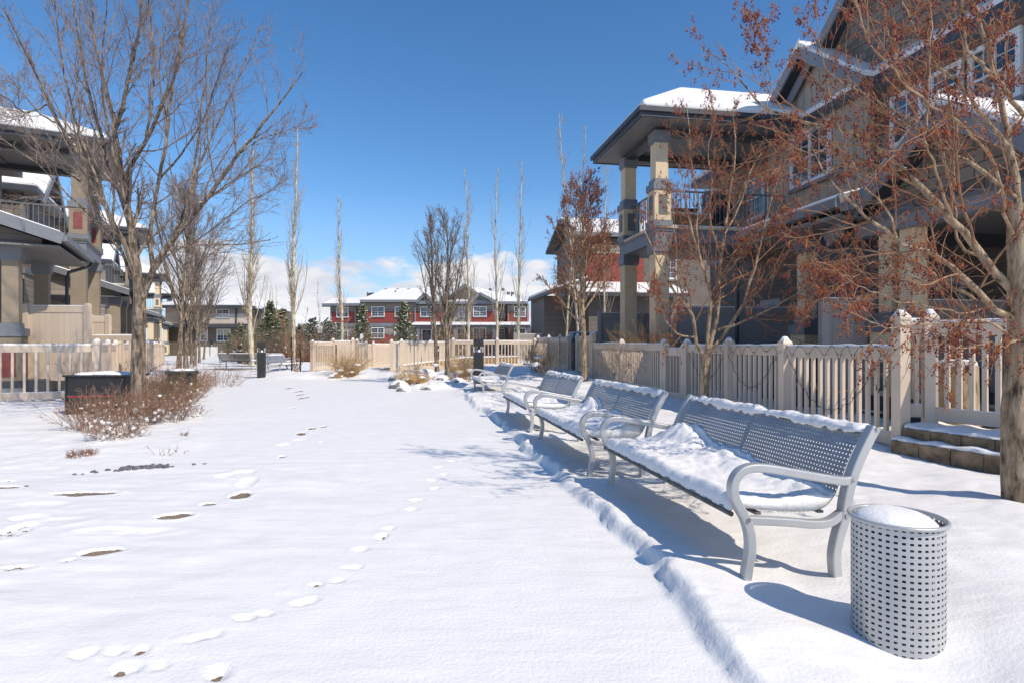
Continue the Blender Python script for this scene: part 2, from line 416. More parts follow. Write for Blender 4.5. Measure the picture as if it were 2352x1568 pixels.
for q in [(540+16, 1136, 46, 9, 8, .03, 1), (400, 1187, 66, 7, 22, .03, 1), (480, 1158, 32, 3, 18, .03, 1), (195, 1135, 128, 5, 4, .03, 1),
          (235, 1267, 88, 9, 18, .03, 1), (155, 1288, 26, 5, 15, .03, 1), (40, 1304, 60, 3, 12, .03, .9), (12, 1105, 36, 4, 0, .03, 1), (20, 1122, 60, 5, 4, .02, .8),
          (715, 984, 16, 3, 10, .03, 1), (742, 980, 14, 3, 5, .03, 1), (692, 996, 18, 4, 20, .03, 1), (686, 897, 14, 2, 0, .03, 1), (690, 905, 16, 2, 0, .03, 1),
          (700, 912, 16, 3, 0, .03, 1), (688, 913, 12, 2, 0, .03, 1), (665, 891, 14, 2, 0, .03, .9), (674, 936, 9, 2, 0, .03, 1), (650, 1049, 14, 3, 20, .03, .9), (735, 1016, 12, 2, 20, .03, .7),
          (568, 1110, 36, 9, 8, .025, .35), (560, 1087, 50, 10, 20, .02, 0), (520, 1095, 40, 9, 25, .02, 0), (655, 1022, 30, 6, 20, .02, 0), (690, 1010, 34, 5, 20, .02, 0),
          (470, 1462, 60, 12, 12, .026, 0), (435, 1470, 40, 9, 10, .022, 0), (552, 1420, 42, 11, 6, .026, 0), (608, 1408, 40, 10, 6, .026, 0), (700, 1380, 70, 13, 16, .028, 0),
          (720, 1343, 22, 4, 0, .03, .95), (765, 1333, 30, 8, 4, .022, 0), (805, 1303, 44, 9, 18, .024, 0), (822, 1262, 28, 10, 20, .024, 0), (877, 1233, 22, 8, 5, .026, .45), (892, 1214, 24, 8, 5, .022, 0),
          (945, 1170, 28, 6, 4, .02, 0), (958, 1148, 28, 5, 0, .02, 0), (1000, 1120, 20, 5, 12, .02, 0), (994, 1100, 24, 4, 0, .02, 0), (1018, 1087, 16, 5, 0, .02, 0), (1010, 1072, 18, 4, 4, .02, 0), (1035, 1058, 16, 4, 0, .018, 0),
          (180, 1497, 60, 12, 4, .026, 0), (262, 1492, 50, 10, 0, .024, 0), (322, 1492, 30, 7, 3, .03, .85), (298, 1532, 60, 15, 0, .018, .25), (495, 1546, 52, 18, 0, .018, .25), (286, 1534, 16, 4, 10, .02, .9), (318, 1538, 14, 4, -10, .02, .9), (483, 1550, 20, 5, 10, .02, .9), (380, 1528, 34, 12, 0, .02, 0),
          (70, 1190, 70, 18, 8, .04, 0), (30, 1225, 70, 22, 0, .04, .4), (140, 1200, 110, 20, 10, .03, 0), (250, 1222, 130, 16, 12, .03, 0), (335, 1222, 120, 12, 14, .025, 0), (90, 1160, 120, 14, 2, .025, 0),
          (330, 1076, 66, 4, 4, .0, .3)]: trk(*q)
def ground_h(x, y):
    x = np.asarray(x, float); y = np.asarray(y, float)
    t = x*CT+y*ST; s = -x*ST+y*CT
    h = .018*fbm(x*.55+3, y*.55, 5, 3)
    h = h+.010*fbm(x*1.5+9, y*1.2, 7, 3)+sst(-.6, -2.2, x)*(1-sst(5.4, 6.2, y))*(.030*fbm(x*.75+y*.25, y*2.6, 9, 3)+.012*fbm(x*2.2, y*5, 10, 3))
    h = h+.05*fbm(x*2.2, y*2.2, 13, 4)*sst(2.4, 3.2, t)*(1-sst(5.0, 5.3, t))*.5
    near = 1-sst(14, 40, y)
    # ridge and raised bed under the benches
    edge = 1.24+.13*fbm(s*1.1, s*0+2, 21, 3)+.05*fbm(x*5, y*5, 23, 4)-.08*sst(4.5, 1.5, s)
    gate = sst(-3, 0, s)*(1-sst(12.6, 14.5, s))
    bed = sst(-.035, .035, t-edge)*gate
    h = h+bed*(.055+.05*fbm(x*1.3, y*1.3, 31, 4))
    rid = np.exp(-((t-edge-.05)/.075)**2)*gate*(.3+.45*sst(3.2, 6, s))
    h = h+rid*(.006+.014*(1+fbm(s*1.3, t*0, 43, 2)*2.4)+.042*np.clip(fbm(x*17, y*17, 41, 4)+.05, -.2, .6)*(.5+1.2*np.clip(fbm(s*.9, t, 45, 2)+.3, 0, 1)))
    far2 = np.exp(-((t-edge-.3)/.22)**2)*gate
    h = h+far2*.055*np.clip(fbm(x*6, y*6, 51, 4), 0, 1)*sst(3.0, 5.5, s)
    # worn hollow under the seats
    h = h-.035*np.exp(-((t-1.85)/.25)**2)*gate*near
    # planting beds
    d1 = sd(x, y, LBED)+.25*fbm(x*1.2, y*1.2, 61, 3)
    h = h+sst(-.15, .9, d1)*.035+sst(0, .4, d1)*.05*fbm(x*1.7, y*1.7, 67, 4)
    d2 = sd(x, y, MBED)+.3*fbm(x*1.3, y*1.3, 71, 3)
    h = h+sst(-.1, .8, d2)*.16+sst(0, .4, d2)*.10*fbm(x*1.5, y*1.5, 77, 4)
    # ground rises behind the far end of the right fence
    h = h+.18*sst(16.5, 22, y)*sst(-3.5, -1, x)
    h = h+sst(3.2, 5.4, t)*(1-sst(8.4, 9.6, t))*.03*sst(8, 12, s)+.05*fbm(x*.7, y*.7, 83, 3)*sst(2.2, 3.2, t)
    h = h-.10*np.exp(-((x-4.25)**2+(y-5.7)**2)/1.0**2)
    # fine crust
    h = h+near*(.006*fbm(x*3.1+y, y*9, 91, 3))
    # soft heap beside the bin
    for cx, cy, rr, a in ((1.48, 2.12, .30, -.045), (2.1, 2.2, .4, .06), (2.3, 3.1, .5, .06), (3.3, 4.0, .45, .05)):
        h = h+a*np.exp(-((x-cx)**2+(y-cy)**2)/rr**2)
    return h
def gz(x, y): return float(ground_h(np.array([x]), np.array([y]))[0])
def build_ground():
    def geo(a, step, end, g):
        out = []; v = a
        while v < end: step *= g; v += step; out.append(v)
        return out
    xc = list(np.arange(-5.2, 4.4, .022))
    xs = np.array([-v for v in geo(5.2, .022, 420, 1.036)][::-1]+xc+geo(4.4, .022, 420, 1.036))
    ys = np.array([-60, -25, -12, -6, -3, -1.5, -.5, 0, .3, .6, .8, 1.0, 1.15]+list(np.arange(1.3, 6.0, .02))+geo(6.0, .02, 460, 1.019))
    X, Y = np.meshgrid(xs, ys); Hh = ground_h(X, Y)
    bare = np.zeros(X.shape)
    jx = X+.05*fbm(X*6, Y*8, 95, 4); jy = Y+.022*fbm(X*9, Y*13, 99, 4)
    for cx, cy, a, b, an, dep, br in TRACK:
        c, s_ = math.cos(an), math.sin(an)
        m = (abs(X-cx) < a*3+.2) & (abs(Y-cy) < max(a, b)*3+.3)
        if not m.any(): continue
        u = ((jx-cx)*c+(jy-cy)*s_)/a; v = (-(jx-cx)*s_+(jy-cy)*c)/b
        q = np.sqrt(u*u+v*v)
        Hh = np.where(m, Hh-dep*(1-sst(.65, 1.25, q)), Hh)
        Hh = np.where(m, Hh+dep*.22*np.exp(-((q-1.35)/.22)**2), Hh)
        if br: bare = np.maximum(bare, np.where(m, (1-sst(.8, 1.2, q))*br*1.15, 0))
    # thawed strip on the far path
    for cx, cy, a, b in ((-14.2, 29.5, 1.5, 1.4), (-12.6, 31.5, 1.1, .9), (-11.9, 27.2, 1.0, .5), (-13.6, 25.6, .7, .35), (-16, 34, 1.6, 1.2)):
        q = np.sqrt(((X-cx)/a)**2+((Y-cy)/b)**2)+1.1*fbm(X*1.2, Y*2.5, 101, 3)
        bare = np.maximum(bare, 1-sst(.5, 1.1, q))
    V = np.stack([X, Y, Hh], 2).reshape(-1, 3); ny, nx = X.shape
    i = np.arange(nx-1)[None]+np.arange(ny-1)[:, None]*nx; i = i.ravel()
    o = npobj('snow_ground', V, np.stack([i, i+1, i+nx+1, i+nx], 1), M['ground'])
    at = o.data.attributes.new('bare', 'FLOAT', 'POINT'); at.data.foreach_set('value', bare.ravel().astype(np.float32))
    o['kind'] = 'structure'; o['label'] = 'snow covered plaza and planting beds with footprints'
build_ground()

# ------------------------------------------------------------ benches (local: x depth from front, y along, z up)
def bar(pts, w, h, ycen, n=6):
    """flat bar swept in the local x-z plane: w in plane, h along y"""
    P = catmull([(p[0], 0, p[1]) for p in pts], n); vs = []; fs = []
    k = len(P)
    for i, p in enumerate(P):
        t = (P[min(i+1, k-1)]-P[max(i-1, 0)]).normalized(); nn = Vector((-t.z, 0, t.x))
        ww = w if not callable(w) else w(i/(k-1))
        for a, b in ((-1, -1), (1, -1), (1, 1), (-1, 1)):
            q = p+nn*(ww/2*a); vs.append((q.x, ycen+h/2*b, q.z))
    for i in range(k-1):
        for j in range(4): fs.append((i*4+j, i*4+(j+1) % 4, i*4+4+(j+1) % 4, i*4+4+j))
    fs += [(0, 1, 2, 3)[::-1], tuple((k-1)*4+j for j in range(4))]
    return vs, fs
PROF = [(.012, .335), (.02, .36), (.05, .372), (.15, .358), (.30, .342), (.44, .335), (.52, .352), (.575, .405), (.615, .49), (.655, .58), (.70, .665), (.735, .712), (.765, .728), (.79, .715)]
PROFC = catmull([(a, 0, b) for a, b in PROF], 5)
def prof_z(x):
    xs = np.array([p.x for p in PROFC]); zs = np.array([p.z for p in PROFC]); o = np.argsort(xs)
    return np.interp(x, xs[o], zs[o])
def make_bench(s_near, length, label, seed, pile, t_front=1.505, row='R', loc=None, rz=None, snowy=1):
    if loc is None:
        x, y = TS(t_front, s_near); loc = (x, y, 0); rz = TH
    r = root('park_bench', label, 'bench', loc, rz, 'silver perforated benches')
    L = length
    for yc in (0, L):
        m = MB()
        m.add(*bar([(.655, .50), (.60, .487), (.50, .502), (.335, .534), (.2, .560), (.107, .568), (.045, .548), (.012, .50), (.012, .44), (.04, .38), (.072, .325), (.095, .25), (.098, .17), (.082, .08), (.06, -.09)], .042, .052, yc))
        obj('armrest', m, M['alu'], r, bevel=.007)
        m = MB()
        m.add(*bar([(.775, .748), (.745, .70), (.705, .63), (.665, .55), (.632, .46), (.612, .38), (.60, .30), (.572, .22), (.552, .12), (.562, 0), (.58, -.11)], .048, .052, yc))
        obj('frame_upright', m, M['alu'], r, bevel=.007)
        m = MB(); m.add(*bar([(.085, .318), (.16, .312), (.30, .298), (.43, .282), (.52, .286), (.592, .325)], .04, .045, yc))
        obj('seat_rail', m, M['alu'], r, bevel=.006)
        sgn = -1 if yc == 0 else 1
        for bx, bz in ((.075, .325), (.602, .318), (.772, .742)):
            m = MB(); m.tube([(bx, yc+sgn*.026, bz), (bx, yc+sgn*.034, bz)], .011, 10); obj('bolt', m, M['bolt'], r)
    # perforated seat and back as one formed sheet with its own UV
    P = PROFC; acc = [0]
    for i in range(1, len(P)): acc.append(acc[-1]+(P[i]-P[i-1]).length)
    ny = 24; y0, y1 = .027, L-.027
    for nm, lo, hi in (('seat', 0, 34), ('backrest', 34, len(P)-1)):
        vs = []; fs = []; uv = []; sol = []
        a0, a1 = acc[lo], acc[hi]
        idx = list(range(lo, hi+1))
        for i in idx:
            for j in range(ny+1):
                f = j/ny; yy = y0+(y1-y0)*f; vs.append((P[i].x, yy, P[i].z)); uv.append((yy, acc[i]))
                sol.append(0)
        w = ny+1
        for i in range(len(idx)-1):
            for j in range(ny): fs.append((i*w+j, i*w+j+1, (i+1)*w+j+1, (i+1)*w+j))
        o = obj(nm, (vs, fs), M['perf'], r, smooth=True)
        ul = o.data.uv_layers.new(name='UVMap')
        for lp in o.data.loops: ul.data[lp.index].uv = uv[lp.vertex_index]
    m = MB(); m.tube([(.018, y0, .342), (.018, y1, .342)], .013, 8)
    m.beam((.16, y0, .338), (.16, y1, .338), .03, .012); m.beam((.5, y0, .33), (.5, y1, .33), .03, .012)
    m.tube([(.783, y0, .722), (.783, y1, .722)], .011, 8)
    m.beam((.63, L/2, .47), (.73, L/2, .70), .03, .01, (1, 0, 0))
    obj('edge_tube', m, M['alu_dark'], r)
    if snowy:
        # snow lying on the seat
        nu, nv = int(L/.017), 40
        U, Vv = np.meshgrid(np.linspace(0, 1, nu), np.linspace(0, 1, nv))
        ys = y0+.005+(y1-y0-.01)*U
        back = pile(U)                    # extra depth against the back
        xfront = .018+.012*fbm(ys*16, ys*0+seed, seed, 4)
        xback = np.clip(.565+back*.42+.007*fbm(ys*22, ys*0, seed+3, 4), .5, .735)
        xx = xfront+(xback-xfront)*Vv
        base = prof_z(xx)
        th = .052+.018*fbm(ys*3, xx*6, seed+5, 3)+.013*fbm(ys*12, xx*12, seed+7, 4)*(.4+Vv)+.006*fbm(ys*42, xx*42, seed+17, 3)
        th = th*(sst(0, .09, Vv)**.5)
        lump = back*(.75*np.exp(-((Vv-.95)/.30)**2)+.35*np.exp(-((Vv-.75)/.3)**2))*(.95+.55*fbm(ys*6, xx*9, seed+8, 4))+.016*fbm(ys*28, xx*28, seed+9, 4)*np.clip(back*8, 0, 1)
        ztop = base+th+lump*.8
        ztop = base+(ztop-base)*(1-sst(.80, 1.0, Vv)*.9)
        ztop = ztop*(1-(Vv > .999))+(prof_z(xx)+.002)*(Vv > .999)
        ztop = np.maximum(ztop, base+.002)
        top = np.stack([xx, ys, ztop], 2); bot = np.stack([xx, ys, base+.001], 2)
        V = np.concatenate([top.reshape(-1, 3), bot.reshape(-1, 3)]); n0 = nu*nv
        i = (np.arange(nu-1)[None]+np.arange(nv-1)[:, None]*nu).ravel()
        Fs = [np.stack([i, i+1, i+nu+1, i+nu], 1), np.stack([i+n0, i+nu+n0, i+nu+1+n0, i+1+n0], 1)]
        e = np.arange(nu-1); Fs.append(np.stack([e, e+n0, e+1+n0, e+1], 1))
        e2 = e+(nv-1)*nu; Fs.append(np.stack([e2, e2+1, e2+1+n0, e2+n0], 1))
        g = np.arange(nv-1)*nu; Fs.append(np.stack([g, g+nu, g+nu+n0, g+n0], 1)); g2 = g+nu-1; Fs.append(np.stack([g2, g2+n0, g2+nu+n0, g2+nu], 1))
        npobj('snow', V, np.concatenate(Fs), M['snow'], r, True, False)
        # snow lying along the top roll of the back
        nu = int(L/.012); nv = 14; us = np.linspace(0, 1, nu); ang = np.linspace(-.35*math.pi, 1.12*math.pi, nv)
        A, U = np.meshgrid(ang, us, indexing='ij'); ys = y0+(y1-y0)*U
        cov = sst(-.30, -.05, fbm(ys*5, ys*0, seed+20, 3)+.12)*sst(0, .02, U)*sst(1, .93 if seed == 1 else .98, U)
        rad = .013+cov*(.024+.02*np.clip(fbm(ys*13, A*1.2, seed+21, 4), -.6, 1))*np.clip(np.sin(A*.85+.45)+.25, 0, 1)
        droop = cov*.035*np.clip(fbm(ys*18, ys*0, seed+25, 3)+.3, 0, 1)*(A > .8*math.pi)
        X_ = .765+np.cos(A)*rad*1.5; Z_ = .722+np.sin(A)*rad-droop
        V = np.stack([X_-.02*(A > .8*math.pi)*cov, ys, Z_], 2).reshape(-1, 3)
        i = (np.arange(nu-1)[None]+np.arange(nv-1)[:, None]*nu).ravel()
        npobj('snow_cap', V, np.stack([i, i+1, i+nu+1, i+nu], 1), M['snow'], r, True, False)
        # snow resting on the nearer armrests
    return r
def g_(u, c, w): return np.exp(-((u-c)/w)**2)
make_bench(2.575, 1.93, 'nearest silver perforated bench with deep snow drift against its back, beside the mesh bin', 1,
           lambda u: .05+.125*g_(u, .84, .18)+.05*g_(u, .5, .22)+.012*np.sin(u*17), 1.505)
make_bench(4.86, 1.95, 'second nearest silver bench, its arm overlapping the nearest bench', 2,
           lambda u: .10+.06*g_(u, .75, .2)+.04*np.sin(u*17+1), 1.44)
make_bench(7.40, 1.90, 'third silver bench from the front with two small snow heaps on its seat', 3,
           lambda u: .03+.10*g_(u, .30, .10)+.09*g_(u, .6, .10), 1.44)
make_bench(12.85, 1.80, 'farthest silver bench on the right, standing in front of the charcoal bollard', 4,
           lambda u: .04+.07*g_(u, .5, .3), 1.47)
x, y, z = W(654, 842, 23.5)
make_bench(0, 1.8, 'silver bench seen side on near the two garden stakes at left middle', 5, lambda u: .02+0*u, loc=(-9.3, 25.6, .05), rz=R(178))
make_bench(0, 1.8, 'silver bench seen from behind between the bollard and aspen', 6, lambda u: .02+0*u, loc=(-12.6, 30.0, .05), rz=R(-112))
make_bench(0, 1.8, 'silver bench seen from behind left of the big aspen trunk', 8, lambda u: .02+0*u, loc=(-15.2, 31.2, .05), rz=R(-100))
make_bench(0, 2.2, 'silver bench seen from behind the beige fence end', 9, lambda u: .02+0*u, loc=(-8.5, 29.6, .1), rz=R(-96))

# ------------------------------------------------------------ mesh litter bin
def make_bin():
    cx, cy = 1.535, 2.33
    r = root('litter_bin', 'silver perforated cylinder bin with snow heaped on its lid', 'litter bin', (cx, cy, 0))
    rad, top, bot = .160, .468, -.12
    n = 96; rows = 26; vs = []; fs = []; uv = []
    for i in range(rows+1):
        z = bot+(top-bot)*i/rows
        for j in range(n+1):
            th = 2*math.pi*j/n; vs.append((rad*math.cos(th), rad*math.sin(th), z)); uv.append((39*.0258*j/n, z))
    w = n+1
    for i in range(rows):
        for j in range(n): fs.append((i*w+j, i*w+j+1, (i+1)*w+j+1, (i+1)*w+j))
    o = obj('shell', (vs, fs), M['perf_can'], r, smooth=True)
    ul = o.data.uv_layers.new(name='UVMap')
    for lp in o.data.loops: ul.data[lp.index].uv = uv[lp.vertex_index]
    vs2 = [(x*.982, y*.982, z) for x, y, z in vs]
    o = obj('inner_shell', (vs2, fs), M['perf_can'], r, smooth=True)
    ul = o.data.uv_layers.new(name='UVMap')
    for lp in o.data.loops: ul.data[lp.index].uv = uv[lp.vertex_index]
    m = MB(); pts = [(.167*math.cos(a*math.pi/24), .167*math.sin(a*math.pi/24), .470) for a in range(49)]
    m.tube(pts, .0085, 10, False); obj('rim', m, M['alu'], r, smooth=True)
    m = MB(); m.lathe(0, 0, [(.150, .450), (.150, .456), (.12, .456)], 40)
    m.lathe(0, 0, [(.118, .40), (.115, .10), (.11, .09)], 40)
    obj('lid', m, M['alu_dark'], r)
    nr, na = 16, 64; vs = []; fs = []
    for i in range(nr+1):
        q = i/nr
        for j in range(na):
            a = 2*math.pi*j/na
            ox, oy = -.012, -.004
            rr = .146*q*(1+.04*math.sin(2*a+1)+.02*math.sin(5*a))
            x_, y_ = ox+rr*math.cos(a), oy+rr*math.sin(a)
            z_ = .458+.046*(1-q**3.2)**.75*(1+.25*math.cos(a-2.6)*q)
            vs.append((x_, y_, z_+.004*float(fbm(np.array([x_*30]), np.array([y_*30]), 3, 2)[0])*(1-q)))
    for i in range(nr):
        for j in range(na): fs.append((i*na+j, i*na+(j+1) % na, (i+1)*na+(j+1) % na, (i+1)*na+j))
    obj('snow', (vs, fs), M['snow'], r, smooth=True)
make_bin()

# ------------------------------------------------------------ bollards
def make_bollard(x, y, label, rz=.0, h=1.2, w=.26):
    r = root('bollard_light', label, 'bollard light', (x, y, gz(x, y)), rz, 'charcoal bollard lights along the path')
    m = MB(); m.cbox(0, 0, w, w, -.3, h*.70); obj('post', m, M['bollard'], r, bevel=.008)
    m = MB(); m.cbox(0, 0, w, w, h*.83, h); obj('cap', m, M['bollard'], r, bevel=.008)
    m = MB()
    for i in (-1, 1):
        for j in (-1, 1): m.cbox(i*(w/2-.012), j*(w/2-.012), .018, .018, h*.70, h*.83)
    parts('corner_rod', m, M['lens'], r)
    m = MB(); m.lathe(0, 0, [(w*.42, h*.70), (w*.36, h*.725), (w*.16, h*.785), (w*.09, h*.83)], 20); obj('reflector', m, M['reflector'], r, smooth=True)
    return r
x, y = TS(1.74, 15.35); make_bollard(x-.0, y, 'charcoal bollard light standing behind the farthest right bench', .1, 1.16)
make_bollard(-9.0, 21.0, 'largest charcoal bollard light on the left, beside the path', .25, 1.26)
make_bollard(-18.4, 39.5, 'charcoal bollard light left of the thick aspen trunk', .3, 1.2, .3)
make_bollard(-30.0, 62, 'tiny bollard light beside the small spruce, far along the path', .3, 1.6, .34)
make_bollard(-36.0, 70, 'second tiny distant bollard light in front of the cream building', .3, 1.7, .36)
make_bollard(-37.6, 71, 'leftmost tiny bollard light in front of the cream building', .3, 1.5, .36)
x, y, z = W(858, 850, 27); make_bollard(x-6.37+6.37, y, 'small bollard light behind the beige ramp fence', .1, .9, .2) if False else None

# ------------------------------------------------------------ fences
def fence(label, posts, mats=('vinyl',), kind='picket', ptop=None, top=1.13, bot=.10, zs=None, spacing=.15, tall=None, name='picket_fence', skip=(), post_w=.127, group=None, postskip=(), railsnow=True, ph=None):
    x0, y0 = posts[0]
    r = root(name, label, 'fence', (x0, y0, 0), 0, group)
    n = len(posts); zs = zs or [max(0, gz(*p)) for p in posts]
    mt = M[mats[0]]; sn = MB(); pad = (top+.06)
    for i, (x, y) in enumerate(posts):
        if i in postskip: continue
        if i == 0: dx, dy = posts[1][0]-x, posts[1][1]-y
        else: dx, dy = x-posts[i-1][0], y-posts[i-1][1]
        a = math.atan2(dy, dx); hgt = zs[i]+(tall[i] if tall else pad)
        m = MB(); w = post_w/2; c, s_ = math.cos(a), math.sin(a)
        def ring(hw, z): return [(x+u*hw*c-v*hw*s_, y+u*hw*s_+v*hw*c, z) for u, v in ((-1, -1), (1, -1), (1, 1), (-1, 1))]
        lv = [(w, -.4), (w, hgt-.05), (w*1.16, hgt-.05), (w*1.16, hgt-.02), (w*.98, hgt), (w*.6, hgt+.035), (w*.15, hgt+.045)]
        vs = []; fs = []
        for q, zz in lv: vs += ring(q, zz)
        for k in range(len(lv)-1):
            for j in range(4): fs.append((k*4+j, k*4+(j+1) % 4, k*4+4+(j+1) % 4, k*4+4+j))
        fs.append(tuple(len(vs)-4+j for j in range(4))); m.add(vs, fs)
        obj('post', m, mt, r, world=True)
        sn.lathe(x, y, [(w*1.02, hgt-.005), (w*.95, hgt+.03), (w*.6, hgt+.065), (w*.2, hgt+.075)], 10)
    for i in range(n-1):
        if i in skip: continue
        a, b = Vector((*posts[i], 0)), Vector((*posts[i+1], 0)); L = (b-a).length; t = (b-a)/L
        za, zb = zs[i], zs[i+1]
        if ph: za = zb = ph[i]
        zz = (za+zb)/2; p = a+t*post_w/2; q = b-t*post_w/2
        m = MB()
        m.beam((p.x, p.y, zz+top-.07), (q.x, q.y, zz+top-.07), .045, .14)
        m.beam((p.x, p.y, zz+bot), (q.x, q.y, zz+bot), .045, .14)
        parts('rail', m, mt, r, world=True, bevel=.006)
        if railsnow:
            k = max(3, int(L/.12)); vs = []; fs = []; nn = Vector((-t.y, t.x, 0))
            for j in range(k+1):
                c = p+(q-p)*(j/k); h = .032+.02*float(vn(np.array([c.x*7]), np.array([c.y*7]), 3)[0]); wv = .022
                for u, zz2 in ((-wv, 0), (-wv*.9, h*.7), (0, h), (wv*.9, h*.7), (wv, 0)): vs.append((c.x+nn.x*u, c.y+nn.y*u, zz+top+.0015+zz2))
            for j in range(k):
                for u in range(4): fs.append((j*5+u, j*5+u+1, j*5+6+u, j*5+5+u))
            sn.add(vs, fs)
        if kind == 'picket':
            m = MB(); k = max(2, round((L-post_w)/spacing))
            for j in range(1, k):
                c = p+(q-p)*(j/k); sz = .021
                nn = Vector((-t.y, t.x, 0))
                vs = [tuple(c+t*(u*sz)+nn*(v*sz*.95)+Vector((0, 0, z_))) for z_ in (zz+bot+.06, zz+top-.13) for u, v in ((-1, -1), (1, -1), (1, 1), (-1, 1))]
                m.add(vs, [(0, 4, 5, 1), (1, 5, 6, 2), (2, 6, 7, 3), (3, 7, 4, 0)])
            obj('pickets', m, mt, r, world=True)
            # a thin line of snow on the bottom rail
            sn.beam((p.x, p.y, zz+bot+.07+.006), (q.x, q.y, zz+bot+.07+.006), .04, .012)
        else:
            m = MB(); m.beam((p.x, p.y, (zz+bot+zz+top)/2), (q.x, q.y, (zz+bot+zz+top)/2), .03, top-bot-.14)
            obj('board_panel', m, M[mats[1]], r, world=True)
    parts('snow', sn, M['snow'], r, world=True, smooth=True)
    return r
rf = [TS(5.37, s) for s in (5.68, 7.73, 9.25, 10.78)]
fence('long beige picket fence hung with string lights behind the nearest bench', rf, tall=[1.49, 1.2, 1.2, 1.2], zs=[.0, .02, .03, .03], spacing=.135)
fence('narrow beige picket garden gate in the right fence, behind the second bench', [TS(5.37, 10.90), TS(5.37, 11.72)], name='garden_gate', top=1.08, zs=[.02, .02], spacing=.13)
fence('beige picket fence panels left of the garden gate, behind the third bench', [TS(5.37, s) for s in (11.86, 14.45, 16.83)], zs=[.05, .08, .1], spacing=.115, tall=[1.19, 1.19, 1.42])
fence('taller beige picket fence step between the berry tree and the corner', [TS(5.37, s) for s in (17.0, 18.5)], zs=[.3, .3], spacing=.13)
fence('beige picket fence receding to the shaded corner left of the berry tree', [TS(5.37, s) for s in (19.6, 20.8, 22.6, 24.6)], zs=[.3, .32, .34, .36], spacing=.13)
cx, cy = TS(5.37, 24.6)
fence('beige picket fence facing the path behind the farthest bench, half in shade', [(cx-.15, cy-.1), (-.62, 24.3), (-2.4, 23.9)], zs=[.24, .24, .24], spacing=.15)
fence('beige picket fence above the block steps, behind the nearest berry tree', [(4.42, 6.6), (4.66, 6.52), (5.28, 5.25), (5.8, 4.2)], zs=[.33, .33, .27, .22], tall=[1.14, 1.16, 1.16, 1.16], top=1.1, spacing=.115, postskip=(0,))
# middle group around the ramp
MZ = .2
fence('beige picket fence end left of the straw grass clump', [(-7.72, 22.6), (-7.35, 24.0), (-6.62, 24.3)], zs=[.14, .22, .24], spacing=.12)
fence('beige picket gate post run right of the straw grass clump', [(-6.5, 24.5), (-6.1, 24.4)], zs=[.2, .1], spacing=.12)
fence('beige picket fence behind the snowy rocks and the twin stemmed tree', [(-4.72, 22.9), (-4.35, 23.0), (-2.55, 23.4)], zs=[.16, .18, .2], spacing=.14)
fence('low solid beige vinyl fence along the ramp behind the rocks', [(-7.9, 26.6), (-6.5, 27.4), (-5.2, 28.0), (-4.0, 28.6), (-3.0, 29.2)], mats=('vinyl', 'vinyl_panel'), kind='solid', zs=[.08, .1, .15, .2, .25], name='solid_fence')
# privacy screens on the right terraces
def screen(label, p, q, h, mat='vinyl_dark', z=.0, group='privacy screens between terraces'):
    r = root('privacy_screen', label, 'privacy screen', (*p, z), 0, group)
    a, b = Vector((*p, 0)), Vector((*q, 0)); L = (b-a).length; t = (b-a)/L
    k = max(1, round(L/1.9)); m2 = 'vinyl'
    for i in range(k+1):
        c = a+t*(L*i/k); m = MB(); m.cbox(c.x, c.y, .12, .12, z-.2, z+h+.03); m.lathe(c.x, c.y, [(.082, z+h+.03), (.06, z+h+.06), (.015, z+h+.075)], 4)
        obj('post', m, M['vinyl'] if mat == 'vinyl_panel' else M['vinyl_dark'], r, world=True)
    m = MB(); m.beam((a.x, a.y, z+h/2), (b.x, b.y, z+h/2), .03, h-.04); obj('board_panel', m, M[mat], r, world=True)
    m = MB(); m.beam((a.x, a.y, z+h-.08), (b.x, b.y, z+h-.08), .06, .15); m.beam((a.x, a.y, z+.08), (b.x, b.y, z+.08), .06, .15)
    parts('rail', m, M['vinyl'] if mat == 'vinyl_panel' else M['vinyl_dark'], r, world=True)
    m = MB(); m.beam((a.x, a.y, z+h+.012), (b.x, b.y, z+h+.012), .045, .02); obj('snow', m, M['snow'], r, world=True)
screen('taupe privacy screen behind the trunk of the forked berry tree', TS(6.45, 13.7), TS(9.9, 13.7), 2.13)
screen('taupe privacy screen left of the near garden steps, behind the string lights', TS(6.45, 8.3), TS(9.9, 8.3), 1.9)
screen('taupe privacy screen behind the far end of the right fence', TS(6.4, 19.4), TS(9.5, 19.4), 2.3)
screen('tall beige privacy screen on the left terrace beside the red panelled pedestal', (-11.62, 14.0), (-10.24, 14.1), 1.78, 'vinyl_panel', .33)
screen('narrower beige privacy screen right of the tall one on the left', (-12.2, 16.9), (-11.75, 17.0), 1.7, 'vinyl_panel', .3)
screen('beige privacy screen behind the bare rose bush on the left', *[LS(2.6, 21.6), LS(4.4, 21.6)], 1.7, 'vinyl_panel', .2)
screen('taupe privacy screen in shade just right of the distant red building', (.15, 33.0), (1.9, 33.6), 1.85)
